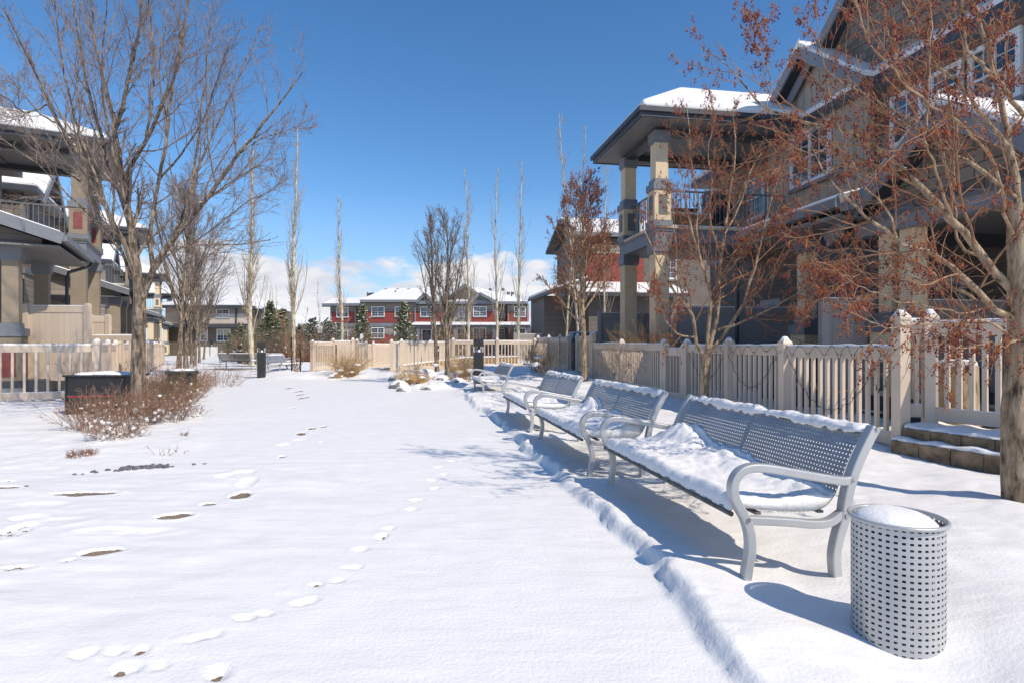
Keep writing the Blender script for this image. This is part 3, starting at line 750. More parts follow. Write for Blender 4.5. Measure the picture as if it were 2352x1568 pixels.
# left row fences
P0 = (-8.75, 12.3)
def off(p, a, b): return (p[0]+a*(-CL)+b*(-SL), p[1]+a*(-SL)+b*CL)
fence('beige picket fence at the left edge, casting thin shadows behind the black cabinet', [P0, off(P0, 2.0, 0), off(P0, 4.0, 0)], zs=[.05, .05, .05], spacing=.18, top=1.12)
fence('beige picket fence receding behind the elm trunk on the left', [off(P0, 0, b) for b in (.12, 1.75, 3.2)], zs=[.05, .05, .05], spacing=.13)
fence('beige picket fence further along the left gardens, right of the elm trunk', [off(P0, 0, b) for b in (4.4, 6.4, 8.4, 10.4, 12.4)], zs=[.08]*5, spacing=.14)
fence('farthest beige picket fence of the left gardens, between two slim trunks', [off(P0, 0, b) for b in (14, 16, 18, 20, 23, 26)], zs=[.12]*6, spacing=.14)
fence('short beige rail fence standing inside the left garden', [(-9.95, 15.6), (-11.6, 15.6)], zs=[.28, .28], spacing=.2, top=1.15)

# steps of rough block with snow in front of the right fence
def make_steps():
    r = root('garden_steps', 'two rough brown block steps with snow on each tread beside the near berry tree', 'steps', (4.2, 6.4, 0))
    a = (4.16, 6.42); b = (4.72, 5.0); c = (5.35, 3.6)
    for i, (dz, inset) in enumerate(((.135, 0), (.27, .11))):
        m = MB(); sn = MB()
        for (p, q) in ((a, b), (b, c)):
            p = Vector((*p, 0)); q = Vector((*q, 0)); t = (q-p).normalized(); nn = Vector((-t.y, t.x, 0))*-1
            if nn.x < 0: nn = -nn
            p2 = p+nn*inset+t*(inset*.6 if p.y > 6 else 0); q2 = q+nn*inset
            n = int((q2-p2).length/.31)+1
            for j in range(n):
                u0 = p2+(q2-p2)*(j/n+.006/ n); u1 = p2+(q2-p2)*((j+1)/n-.006/n); jit = .012*random.uniform(-1, 1)
                v = [u0+nn*jit, u1+nn*jit, u1+nn*.5, u0+nn*.5]
                m.prism([(w.x, w.y, dz-.135 if i else -.1) for w in v], (0, 0, .128 if i else .228))
            K = 30; vs = []; fs = []
            for j in range(K+1):
                w = p2+(q2-p2)*(j/K); k1 = .012*math.sin(j*1.7)+.008*math.sin(j*3.1); h = .03+.012*math.sin(j*.9+i)
                for e, hh in ((.012+k1, -.004), (.02+k1, h*.7), (.06, h), (.5, h+.01)): vs.append((w.x+nn.x*e, w.y+nn.y*e, dz+hh-.004))
            for j in range(K):
                for u in range(3): fs.append((j*4+u, j*4+u+1, j*4+5+u, j*4+4+u))
            sn.add(vs, fs)
        obj('step', m, M['block'], r, world=True, bevel=.012)
        obj('snow', sn, M['snow'], r, world=True, smooth=True)
make_steps()
def stone_wall():
    r = root('retaining_wall', 'tan block retaining wall of the ramp behind the snowy rocks', 'retaining wall', (-6.2, 24.8, 0))
    m = MB(); sn = MB()
    for (p, q, h0, h1) in (((-6.0, 24.6), (-4.6, 24.9), .16, .34), ((-4.6, 24.9), (-2.2, 26.8), .34, .62), ((-2.2, 26.8), (0.2, 27.6), .62, .66)):
        m.prism([(*p, -.2), (*q, -.2), (*q, h1), (*p, h0)], (.1, .3, 0))
        sn.prism([(p[0], p[1]-.02, h0), (q[0], q[1]-.02, h1), (q[0], q[1]-.02, h1+.06), (p[0], p[1]-.02, h0+.06)], (.12, .4, 0))
    obj('blocks', m, M['block_tan'], r, world=True); obj('snow', sn, M['snow'], r, world=True)
stone_wall()

# string lights and orange cord on the right fence
def string_lights():
    t_, z_ = 5.335, 1.08
    x0, y0 = TS(t_, 5.8)
    r = root('string_lights', 'dark green string lights looped along the beige fence behind the nearest bench', 'string lights', (x0, y0, 0))
    pts = []; s = 5.75; rnd = random.Random(3); k = 0
    while s < 10.6:
        pts.append((*TS(t_+.01, s), 1.155)); pts.append((*TS(t_-.03, s+.04), 1.10-.03*rnd.random())); pts.append((*TS(t_-.02, s+.10), 1.06-.07*rnd.random())); pts.append((*TS(t_-.03, s+.15), 1.09)); s += .20+.16*rnd.random()
    P = [tuple(p) for p in catmull(pts, 3)]
    m = MB(); m.tube(P, .003, 5)
    for s0, s1, dep in ((5.9, 7.6, .72), (7.85, 9.2, .55), (9.3, 10.6, .5), (5.74, 6.1, .4)):
        q = []
        for i in range(25):
            f = i/24; q.append((*TS(t_-.02+.02*math.sin(i*2.1), s0+(s1-s0)*f), 1.05-dep*(1-(2*f-1)**2)+.02*math.sin(i*3.3)))
        m.tube(q, .004, 5); P += q
    obj('wire', m, M['wire'], r, world=True)
    m = MB(); rnd = random.Random(5)
    for i, p in enumerate(P[::4][:98]):
        d = Vector((rnd.uniform(-1, 1), rnd.uniform(-1, 1), rnd.uniform(-1, .4))).normalized()*.026
        m.tube([p, tuple(Vector(p)+d*.5), tuple(Vector(p)+d)], [.004, .0065, .0015], 5)
    parts('bulb', m, M['wire'], r, world=True)
    q = []
    for i in range(40):
        f = i/39; q.append((*TS(5.45+.03*math.sin(i), 5.75+f*2.2), 1.0-.45*math.sin(f*math.pi)+.02*math.sin(i*1.3)))
    q = [(*TS(5.30, 5.72), 1.45), (*TS(5.29, 5.66), 1.3), (*TS(5.4, 5.7), 1.1)]+q
    m = MB(); m.tube(q, .006, 5); o = obj('extension_cord', m, M['cord']); tag(o, 'orange extension cord sagging behind the fence pickets under the string lights', 'cord')
string_lights()

# ------------------------------------------------------------ houses
def wbox(m, o, u, n, u0, u1, z0, z1, d0, d1):
    """box on a wall: o wall origin, u along the wall, n outward"""
    o = Vector(o); u = Vector(u); n = Vector(n)
    vs = [tuple(o+u*a+n*b+Vector((0, 0, c))) for c in (z0, z1) for a, b in ((u0, d0), (u1, d0), (u1, d1), (u0, d1))]
    return m.add(vs, [(0, 3, 2, 1), (4, 5, 6, 7), (0, 1, 5, 4), (1, 2, 6, 5), (2, 3, 7, 6), (3, 0, 4, 7)])
def window(par, sg, o, u, n, w, h, lights=2, grid=True, blind=False, name='window', sill=True):
    """framed window; o = lower middle of the opening on the wall face"""
    m = MB(sg); t = .075
    wbox(m, o, u, n, -w/2-t, -w/2+.02, -t, h+t, .0, .07); wbox(m, o, u, n, w/2-.02, w/2+t, -t, h+t, .0, .07)
    wbox(m, o, u, n, -w/2+.02, w/2-.02, h-.02, h+t, .0, .07); wbox(m, o, u, n, -w/2+.02, w/2-.02, -t, .02, .0, .07)
    for k in range(1, lights):
        x = -w/2+w*k/lights; wbox(m, o, u, n, x-.03, x+.03, .02, h-.02, .0, .06)
    wbox(m, o, u, n, -w/2+.02, w/2-.02, h*.5-.025, h*.5+.025, 0, .055)
    f = obj(name, m, M['white'], par)
    if grid:
        m = MB(sg)
        for k in range(lights):
            x = -w/2+w*(k+.5)/lights; wbox(m, o, u, n, x-.009, x+.009, .02, h-.02, .012, .035)
        for q in (.26, .76): wbox(m, o, u, n, -w/2+.02, w/2-.02, h*q-.009, h*q+.009, .012, .034)
        obj('muntin', m, M['white'], f)
    m = MB(sg); wbox(m, o, u, n, -w/2+.01, w/2-.01, .01, h-.01, -.02, .018); obj('pane', m, M['glass'], f)
    if blind:
        m = MB(sg); wbox(m, o, u, n, -w/2+.04, w/2-.04, h*.5, h-.03, .019, .024); obj('blind', m, M['blind'], f)
    if sill:
        m = MB(sg); wbox(m, o, u, n, -w/2-.12, w/2+.12, -t-.09, -t, 0, .10); obj('sill', m, M['trim'], f)
    return f
def column(par, sg, a, b, z0, zp, z1, wp, wc, cm, pm, sep=None):
    """square column on a panelled pedestal"""
    m = MB(sg); m.cbox(a, b, wc, wc, zp+.12, z1-.12); c = obj('column', m, M[cm], par, bevel=.008)
    m = MB(sg); m.cbox(a, b, wc+.10, wc+.10, z1-.26, z1); m.cbox(a, b, wc+.05, wc+.05, z1-.32, z1-.26)
    obj('capital', m, M['trim'], c)
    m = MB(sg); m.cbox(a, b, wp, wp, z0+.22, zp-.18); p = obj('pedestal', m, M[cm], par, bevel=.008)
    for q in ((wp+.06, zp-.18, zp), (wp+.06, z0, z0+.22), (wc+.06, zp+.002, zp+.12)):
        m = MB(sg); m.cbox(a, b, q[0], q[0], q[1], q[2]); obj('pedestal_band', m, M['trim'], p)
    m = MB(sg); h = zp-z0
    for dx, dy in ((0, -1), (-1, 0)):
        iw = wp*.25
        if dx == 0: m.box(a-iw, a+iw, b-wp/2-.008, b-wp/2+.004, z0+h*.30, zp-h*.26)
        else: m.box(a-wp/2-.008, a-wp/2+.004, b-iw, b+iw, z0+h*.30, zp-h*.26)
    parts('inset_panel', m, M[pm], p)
def railing(par, sg, p, q, z, h=1.02):
    p = Vector((*p, z)); q = Vector((*q, z)); L = (q-p).length; m = MB(sg)
    m.beam(p+Vector((0, 0, h)), q+Vector((0, 0, h)), .05, .04); m.beam(p+Vector((0, 0, .09)), q+Vector((0, 0, .09)), .04, .035)
    n = int(L/.125)
    for j in range(1, n):
        c = p+(q-p)*j/n; m.cbox(c.x, c.y, .018, .018, z+.1, z+h)
    for j in range(0, n+1, 9):
        c = p+(q-p)*j/n; m.cbox(c.x, c.y, .05, .05, z, z+h)
    obj('railing', m, M['railing'], par)
def hip(a0, a1, b0, b1, ze, slope, ridge_to=None):
    """hipped roof polygons, ridge along a, open to the building at a1"""
    w = (b1-b0)/2; zr = ze+w*slope; bm = (b0+b1)/2; ar = a0+w; a2 = ridge_to or a1
    return [[(a0, b0, ze), (a1, b0, ze), (a2, bm, zr), (ar, bm, zr)], [(a0, b1, ze), (a0, b0, ze), (ar, bm, zr)], [(a1, b1, ze), (a0, b1, ze), (ar, bm, zr), (a2, bm, zr)]]
def roof(par, sg, polys, snow=.13, dark=.10, bev=.04):
    m = MB(sg); m.shell(polys, -dark, 0); r_ = obj('roof', m, M['trim_dark'], par)
    if snow:
        m = MB(sg)
        ca = [sum(p[i] for f in polys for p in f)/sum(len(f) for f in polys) for i in (0, 1)]
        P2 = [[(p[0]+(ca[0]-p[0])*.012, p[1]+(ca[1]-p[1])*.012, p[2]) for p in f] for f in polys]
        m.shell(P2, .004, snow); o = obj('snow', m, M['snow'], r_, bevel=bev, segs=3)
    return r_
def fascia(par, sg, pts, h=.2, w=.06):
    m = MB(sg)
    for p, q in zip(pts[:-1], pts[1:]): m.beam(p, q, w, h)
    obj('fascia', m, M['trim'], par)
def gable(par, sg, a, b0, b1, ze, zr, wallmat, depth=.9, over=.35, snow=.14, z0=None, ext=3.0, truss=False):
    """gable whose triangle faces the park at depth a, ridge running back"""
    bm = (b0+b1)/2; sl = (zr-ze)/((b1-b0)/2)
    if wallmat:
        m = MB(sg); m.prism([(a, b0, z0 if z0 else ze), (a, b1, z0 if z0 else ze), (a, b1, ze), (a, bm, zr), (a, b0, ze)], (.18, 0, 0)); obj('gable_wall', m, M[wallmat], par)
    e = over; po = []
    for s_, bb in ((-1, b0), (1, b1)):
        lo = (a-depth+.5, bb+s_*e, ze-e*sl); hi_ = (a-depth+.5, bm, zr)
        po.append([lo, (a+ext, bb+s_*e, ze-e*sl), (a+ext, bm, zr), hi_])
    r_ = roof(par, sg, [[(x, y, z+.16) for x, y, z in f] for f in po], snow, .14)
    m = MB(sg)
    for s_, bb in ((-1, b0), (1, b1)):
        m.beam((a-depth+.48, bb+s_*e, ze-e*sl+.03), (a-depth+.48, bm, zr+.03), .05, .24)
    parts('bargeboard', m, M['trim'], par)
    return r_
def townhouse(label, loc, rz, sg, cm, pm, wall, upper, porch, b_lo, b_hi, pgable=None, gables=(), wins=(), sidewins=(), bal=(0, 2.7), floor=4.3, red=None, group=None, za=7.35, A=3.05, hs=.47, pcols=None, pa=.25, pw=.40, pea=-.42):
    r = root('townhouse', label, 'house', loc, rz, group)
    m = MB(sg); m.box(A, 11, b_lo, b_hi, -.4, 4.1); obj('wall', m, M[wall], r)
    m = MB(sg); m.box(A-.02, 11.02, b_lo-.02, b_hi+.02, 4.25, za); obj('wall', m, M[upper], r)
    m = MB(sg); m.box(A-.05, 11.05, b_lo-.05, b_hi+.05, 4.07, 4.28); obj('belt_trim', m, M['trim'], r)
    # main roof, ridge along b
    e = .5; po = [[(A-e, b_lo-e, za), (A-e, b_hi+e, za), (7, b_hi-3.2, za+2.5), (7, b_lo+3.2, za+2.5)], [(11+e, b_hi+e, za), (11+e, b_lo-e, za), (7, b_lo+3.2, za+2.5), (7, b_hi-3.2, za+2.5)],
                  [(A-e, b_lo-e, za), (7, b_lo+3.2, za+2.5), (11+e, b_lo-e, za)], [(A-e, b_hi+e, za), (11+e, b_hi+e, za), (7, b_hi-3.2, za+2.5)]]
    roof(r, sg, [[(x, y, z+.14) for x, y, z in f] for f in po], .16, .2)
    m = MB(sg); m.box(A-e+.02, 11+e-.02, b_lo-e+.02, b_hi+e-.02, za-.06, za-.005); obj('soffit', m, M['soffit'], r)
    # balcony
    b0, b1 = bal; c = .21
    m = MB(sg); m.box(.0, A, b0, b1, floor-.36, floor-.06); m.box(-.02, A, b0-.03, b1+.03, floor-.06, floor); bal_ = obj('balcony', m, M['trim'], r)
    m = MB(sg); m.box(-.05, A, b0-.06, b1+.06, floor+.002, floor+.07); obj('deck_edge', m, M[cm], bal_)
    m = MB(sg); m.box(.06, A, b0+.05, b1-.05, floor+.07, floor+.12); obj('snow', m, M['snow'], bal_)
    m = MB(sg); m.box(.1, A, b0+.1, b1-.1, floor-.40, floor-.362); obj('soffit', m, M['soffit'], bal_)
    for bb in (b0+c, b1-c):
        column(r, sg, c, bb, -.3, .55, floor-.36, .56, .40, cm, pm)
        column(r, sg, c, bb, floor, floor+1.22, za-.12, .48, .36, cm, pm)
    railing(r, sg, (.45, b0+c), (A, b0+c), floor+.05); railing(r, sg, (c, b0+.5), (c, b1-.5), floor+.05)
    h0 = hip(-.62, A+.2, b0-.62, b1+.62, za+.22, hs, A+4)
    roof(r, sg, h0, .2, .08, .07)
    m = MB(sg); m.box(-.60, A, b0-.60, b1+.60, za-.02, za+.02); obj('soffit', m, M['soffit'], r)
    m = MB(sg)
    for (x0, x1, y0, y1) in ((-.66, -.60, b0-.66, b1+.66), (-.60, A-.5, b0-.66, b0-.60), (-.60, A-.5, b1+.60, b1+.66)): m.box(x0, x1, y0, y1, za-.04, za+.21)
    for (x0, x1, y0, y1) in ((-.73, -.66, b0-.73, b1+.73), (-.66, A-.5, b0-.73, b0-.66)): m.box(x0, x1, y0, y1, za+.08, za+.20)
    m.box(.05, A, b0+.08, b0+.34, za-.20, za-.02); m.box(.05, .34, b0+.34, b1-.34, za-.20, za-.02); m.box(.05, A, b1-.34, b1-.08, za-.20, za-.02)
    obj('fascia', m, M['trim_dark'], r)
    # balcony door and window on the wall behind
    window(r, sg, (A-.03, (b0+b1)/2-.45, floor+.1), (0, 1, 0), (-1, 0, 0), .85, 2.0, 1, True, False, 'balcony_door', False)
    window(r, sg, (A-.03, (b0+b1)/2+.75, floor+.9), (0, 1, 0), (-1, 0, 0), .9, 1.2, 1, True)
    # porch
    p0, p1 = porch[:2]; pe = porch[2] if len(porch) > 2 else 3.42; pz = pe+1.15
    po = [[(pea, p0-.35, pe), (pea, p1, pe), (A, p1, pz), (A, p0-.35, pz)]]
    roof(r, sg, [[(x, y, z+.02) for x, y, z in f] for f in po], .10, .16)
    m = MB(sg); m.beam((pea-.03, p0-.36, pe-.06), (A, p0-.36, pz-.06), .05, .26); m.beam((pea-.04, p0-.35, pe-.04), (pea-.04, p1, pe-.04), .12, .14); obj('fascia', m, M['trim'], r)
    m = MB(sg); m.prism([(pea+.42, p0, pe-.22), (A, p0, pe-.22), (A, p0, pz-.2), (pea+.42, p0, pe-.05)], (0, .15, 0)); obj('porch_gable', m, M[wall], r)
    m = MB(sg); m.box(pea+.07, A, p0-.2, p1, pe-.24, pe-.20); obj('soffit', m, M['soffit'], r)
    cols = [p0+.35, (p0+p1)/2, p1-.35] if p1-p0 > 5 else [p0+.35, p1-.35]
    if pcols: cols = pcols
    for bb in cols: column(r, sg, pa, bb, .0, 1.55, pe-.22, pw+.17, pw, cm, pm)
    m = MB(sg); m.box(pea+.42, A, p0+.1, p1, -.2, .38); ps = obj('porch_floor', m, M['trim_dark'], r)
    sh = p1-p0 < 3; wy = p0-.7 if sh else p0+1.3; dy = p1-.8 if sh else p1-1.2
    window(r, sg, (A-.03, wy, 1.4), (0, 1, 0), (-1, 0, 0), 1.5, 1.5, 2, True, True)
    m = MB(sg); wbox(m, (A, dy, .45), (0, 1, 0), (-1, 0, 0), -.48, .48, 0, 2.1, 0, .05); d = obj('door', m, M['door'], r)
    m = MB(sg)
    for k in range(4): wbox(m, (A, dy, 1.95), (0, 1, 0), (-1, 0, 0), -.36+.19*k, -.22+.19*k, .12, .42, .05, .06)
    obj('pane', m, M['glass'], d)
    # under-balcony door
    m = MB(sg); wbox(m, (A, (b0+b1)/2, .45), (0, 1, 0), (-1, 0, 0), -.48, .48, 0, 2.1, 0, .05); d = obj('door', m, M['door'], r)
    m = MB(sg)
    for k in range(4): wbox(m, (A, (b0+b1)/2, 1.95), (0, 1, 0), (-1, 0, 0), -.36+.19*k, -.22+.19*k, .12, .42, .05, .06)
    obj('pane', m, M['glass'], d)
    for gg in gables: gable(r, sg, *gg)
    if pgable: gable(r, sg, *pgable)
    for ww in wins: window(r, sg, (ww[0], ww[1], ww[2]), (0, 1, 0), (-1, 0, 0), ww[3], ww[4], ww[5] if len(ww) > 5 else 2, True)
    for sw in sidewins: window(r, sg, sw[0], (1, 0, 0), (0, -1, 0), sw[1], sw[2], sw[3])
    if red:
        for (x0, x1, y0, y1, z0_, z1_) in red:
            m = MB(sg); m.box(x0, x1, y0, y1, z0_, z1_); obj('red_cladding', m, M['shingle_red'], r)
    # downpipe and gutter
    m = MB(sg); m.tube([(pea-.08, p1-.05, pe-.02), (pea, p1+.02, pe-.2), (.06, p1-.12, pe-.42), (.1, p1-.12, pe-.6), (.1, p1-.12, .1)], .045, 8)
    obj('downpipe', m, M['trim_dark'], r, smooth=True)
    return r
T0, S0 = 6.42, 14.75
x, y = TS(T0, S0); RL = (x, y, 0)
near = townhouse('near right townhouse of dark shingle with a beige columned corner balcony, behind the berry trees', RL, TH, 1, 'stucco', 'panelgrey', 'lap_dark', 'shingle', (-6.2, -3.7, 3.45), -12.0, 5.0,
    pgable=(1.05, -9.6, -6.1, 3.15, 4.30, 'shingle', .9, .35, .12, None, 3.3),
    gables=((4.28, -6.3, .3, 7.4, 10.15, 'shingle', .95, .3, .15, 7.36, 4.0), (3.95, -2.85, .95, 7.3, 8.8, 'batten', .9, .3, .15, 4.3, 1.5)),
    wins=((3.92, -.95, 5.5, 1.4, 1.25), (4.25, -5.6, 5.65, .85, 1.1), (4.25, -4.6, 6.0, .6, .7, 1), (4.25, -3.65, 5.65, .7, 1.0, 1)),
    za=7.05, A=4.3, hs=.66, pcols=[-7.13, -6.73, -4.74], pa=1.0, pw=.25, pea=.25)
def near_soffit():
    m = MB(); m.box(.7, 4.28, -9.5, -6.15, 3.10, 3.14); obj('soffit', m, M['soffit'], near)
    m = MB(); m.box(.75, 1.0, -9.5, -6.25, 2.9, 3.10); obj('beam', m, M['trim'], near)
    m = MB(); m.box(.75, 4.28, -9.6, -6.2, -.2, .38); obj('porch_floor', m, M['trim_dark'], near)
near_soffit()
# terracing against the porch: steps and clutter on the balcony
def clutter():
    t = root('patio_sofa', 'orange brown timber sofa on the right balcony behind the railing', 'sofa', (*TS(T0+1.35, S0+.9), 4.42), TH)
    m = MB(); m.box(-.75, .55, -.3, .3, .1, .42); obj('frame', m, M['pine'], t); m = MB(); m.box(-.72, .52, -.28, .28, .42, .5); obj('snow', m, M['snow'], t, bevel=.03)
    m = MB(); m.box(-.75, .55, .3, .36, .1, .75); obj('backrest', m, M['black'], t)
    t = root('barbecue', 'dark covered barbecue dusted with snow on the right balcony', 'barbecue', (*TS(T0+2.35, S0+1.0), 4.42), TH)
    m = MB(); m.box(-.35, .35, -.28, .28, .05, .95); m.tube([(-.35, 0, .98), (.35, 0, .98)], .24, 12); obj('body', m, M['black'], t); m = MB(); m.box(-.3, .3, -.18, .18, 1.19, 1.25); obj('snow', m, M['snow'], t, bevel=.02)
clutter()
def pot_log():
    x, y = 5.25, 6.9
    r = root('log_stump', 'upright cut log seen through the pickets above the right steps', 'log', (x, y, .3))
    m = MB(); m.lathe(0, 0, [(.24, -.3), (.22, .1), (.21, .62)], 18); obj('trunk', m, M['stump'], r, smooth=False)
    m = MB(); m.lathe(0, 0, [(.205, .62), (.19, .68), (.08, .70)], 18); obj('snow', m, M['snow'], r, smooth=True)
    for k in range(5):
        pass
pot_log()
def yard_stairs():
    x, y = TS(8.1, 8.6); r = root('porch_stairs', 'dark wooden stairs with snow lines behind the right fence', 'stairs', (x, y, 0), TH)
    m = MB(); sn = MB()
    for k in range(5): m.box(-1.0+k*.28, 1.0, -.7, .7, .17*k-.05, .17*(k+1)-.05); sn.box(-1.0+k*.28, -.74+k*.28, -.68, .68, .17*(k+1)-.048, .17*(k+1)-.02)
    obj('step', m, M['trim_dark'], r); obj('snow', sn, M['snow'], r)
yard_stairs()
# far right red house
def far_right():
    x, y = TS(8.9, 32); r = root('townhouse', 'red shingled townhouse beyond the balcony house on the right, one snowy roof slope showing', 'house', (x, y, 0), TH)
    m = MB(); m.box(.7, 14, 0, 6, -.3, 7.35); obj('wall', m, M['lap_dark'], r)
    m = MB(); m.box(.72, 4.3, -.06, -.003, 4.75, 6.4); obj('red_cladding', m, M['shingle_red'], r)
    m = MB(); m.box(.9, 13, -.05, -.003, 6.45, 6.9); obj('belt_trim', m, M['stucco'], r)
    roof(r, 1, [[(0, -.6, 7.5), (14, -.6, 7.5), (14, 2.8, 8.9), (0, 2.8, 8.9)]], .14, .2)
    m = MB(); m.prism([(.68, 0, 7.3), (.68, 2.8, 8.6), (.68, 6.1, 7.3)], (.15, 0, 0)); obj('gable_wall', m, M['shingle'], r)
    roof(r, 1, [[(0, 2.8, 8.9), (14, 2.8, 8.9), (14, 6.4, 7.5), (0, 6.4, 7.5)]], .14, .2)
    m = MB(); m.beam((0, -.62, 7.4), (14, -.62, 7.4), .05, .22); m.beam((-.02, -.6, 7.4), (-.02, 2.8, 8.8), .05, .25); obj('fascia', m, M['trim'], r)
    roof(r, 1, [[(-.4, -2.2, 4.0), (6, -2.2, 4.0), (6, 0, 4.7), (-.4, 0, 4.7)]], .13, .18)
    roof(r, 1, [[(-1.7, -1.0, 4.1), (-1.7, 4, 4.1), (.7, 4, 4.9), (.7, -1.0, 4.9)]], .13, .18)
    m = MB(); m.box(-1.5, .7, .3, 4, 0, 4.0); m.box(0.6, 5.5, -1.4, 0, 0, 3.9); obj('wall', m, M['lap_dark'], r)
    for a_, b_ in ((0, -2.0), (2.8, -2.0)): column(r, 1, a_, b_, 0, 1.3, 4.0, .4, .28, 'trim_dark', 'panelgrey')
    window(r, 1, (5.6, 0, 5.1), (1, 0, 0), (0, -1, 0), 1.4, 1.2, 2)
far_right()
# left row (mirrored)
def left_house(label, s, porch, cm, pm, wall, upper, b_lo, b_hi, **k):
    x, y = LS(3.15, s); return townhouse(label, (x, y, 0), TL, -1, cm, pm, wall, upper, porch, b_lo, b_hi, group='townhouses along the left gardens', **k)
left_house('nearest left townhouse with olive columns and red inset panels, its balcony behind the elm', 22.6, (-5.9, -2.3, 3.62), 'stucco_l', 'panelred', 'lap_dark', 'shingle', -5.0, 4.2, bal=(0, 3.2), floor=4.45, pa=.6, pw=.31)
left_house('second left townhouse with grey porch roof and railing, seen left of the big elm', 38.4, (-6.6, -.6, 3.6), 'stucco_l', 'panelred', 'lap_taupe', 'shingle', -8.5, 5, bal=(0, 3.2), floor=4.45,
    gables=((3.0, -7.6, -3.4, 7.3, 9.0, 'lap_dark', .95, .4, .15, 4.3, 4.0),), sidewins=(((5.0, -8.5, 1.4), 1.3, 1.3, 2),))
left_house('third left townhouse with pale yellow columns, behind the slim elms', 61.5, (-7.5, -.6, 3.6), 'stucco', 'panelgrey', 'lap_taupe', 'lap_taupe', -9, 6, bal=(0, 3.2), floor=4.45,
    gables=((3.0, -8.6, -4.4, 7.3, 9.0, 'lap_brown', .95, .4, .15, 4.3, 4.0),))
left_house('fourth left townhouse mostly hidden by bare branches at the end of the row', 84, (-7.5, -.6, 3.6), 'stucco', 'panelgrey', 'lap_taupe', 'lap_taupe', -9, 5, bal=(0, 3.2), floor=4.45)
# ------- the cream end building (facade faces the camera)
def at(px, d): return (px-1176)*d/F
def zt(py, d): return CAMH-(py-HZ)*d/F
def cream():
    d = 70; r = root('apartment_house', 'cream and brown two storey building under a snowy hip roof beyond the left path', 'house', (at(510, d), d, 0))
    X = lambda p: at(p, d)-r.location.x; Z = lambda p: zt(p, d)
    x0, x1 = X(380), X(566)
    m = MB(); m.box(x0, x1, 0, 12, -.3, Z(747)); obj('wall', m, M['lap_brown'], r)
    m = MB(); m.box(X(470), x1+.02, -.35, 12, Z(744), Z(721)); obj('wall', m, M['cream'], r)
    m = MB(); m.box(X(470), x1, -.30, 12, Z(721), Z(704)); obj('wall', m, M['lap_tan'], r)
    m = MB(); m.box(x0, X(470), 0, 12, Z(747), Z(704)); obj('wall', m, M['lap_tan'], r)
    m = MB(); m.prism([(x0-.3, -1.0, Z(752)), (x1, -1.0, Z(752)), (x1, -.36, Z(744)), (x0-.3, -.36, Z(744))], (0, .3, 0)); m.box(x0-.3, x1, -1.05, .02, Z(753.5), Z(751.5)); obj('lower_roof', m, M['trim_dark'], r)
    e = .7; ax, bx = x0-e, x1+e
    roof(r, 1, [[(ax, -.35-e, Z(703)), (bx, -.35-e, Z(703)), (X(536), 5, Z(676)), (X(420), 5, Z(676))], [(bx, -.35-e, Z(703)), (bx, 12.7, Z(703)), (X(536), 5, Z(676))]], .2, .35)
    m = MB(); m.box(x1, X(583), 1.5, 12, -.3, Z(706)); obj('wall', m, M['lap_brown'], r)
    m = MB(); m.box(x1+.02, X(565), 1.4, 1.49, Z(750), Z(712)); obj('wall', m, M['cream'], r)
    roof(r, 1, [[(x1-.3, .9, Z(707)), (X(594), .9, Z(709)), (X(575), 6, Z(689)), (x1-.3, 6, Z(689))]], .2, .3)
    for px0, px1, py0, py1, yo, bl in ((501, 528, 712, 730, -.30, False), (499.5, 528, 757, 782, 0, True), (462, 476, 757, 782, 0, True)):
        window(r, 1, (X((px0+px1)/2), yo, Z(py1)), (1, 0, 0), (0, -1, 0), (px1-px0)*d/F, (py1-py0)*d/F, 2, True, bl)
    m = MB(); m.box(X(455), X(500), -.2, -.01, -.2, 1.1); obj('garage_door', m, M['white'], r)
    m = MB(); m.tube([(X(543), -.42, Z(703)), (X(546), -.42, Z(712)), (X(546), -.42, Z(752))], .09, 6); obj('downpipe', m, M['trim_dark'], r)
cream()
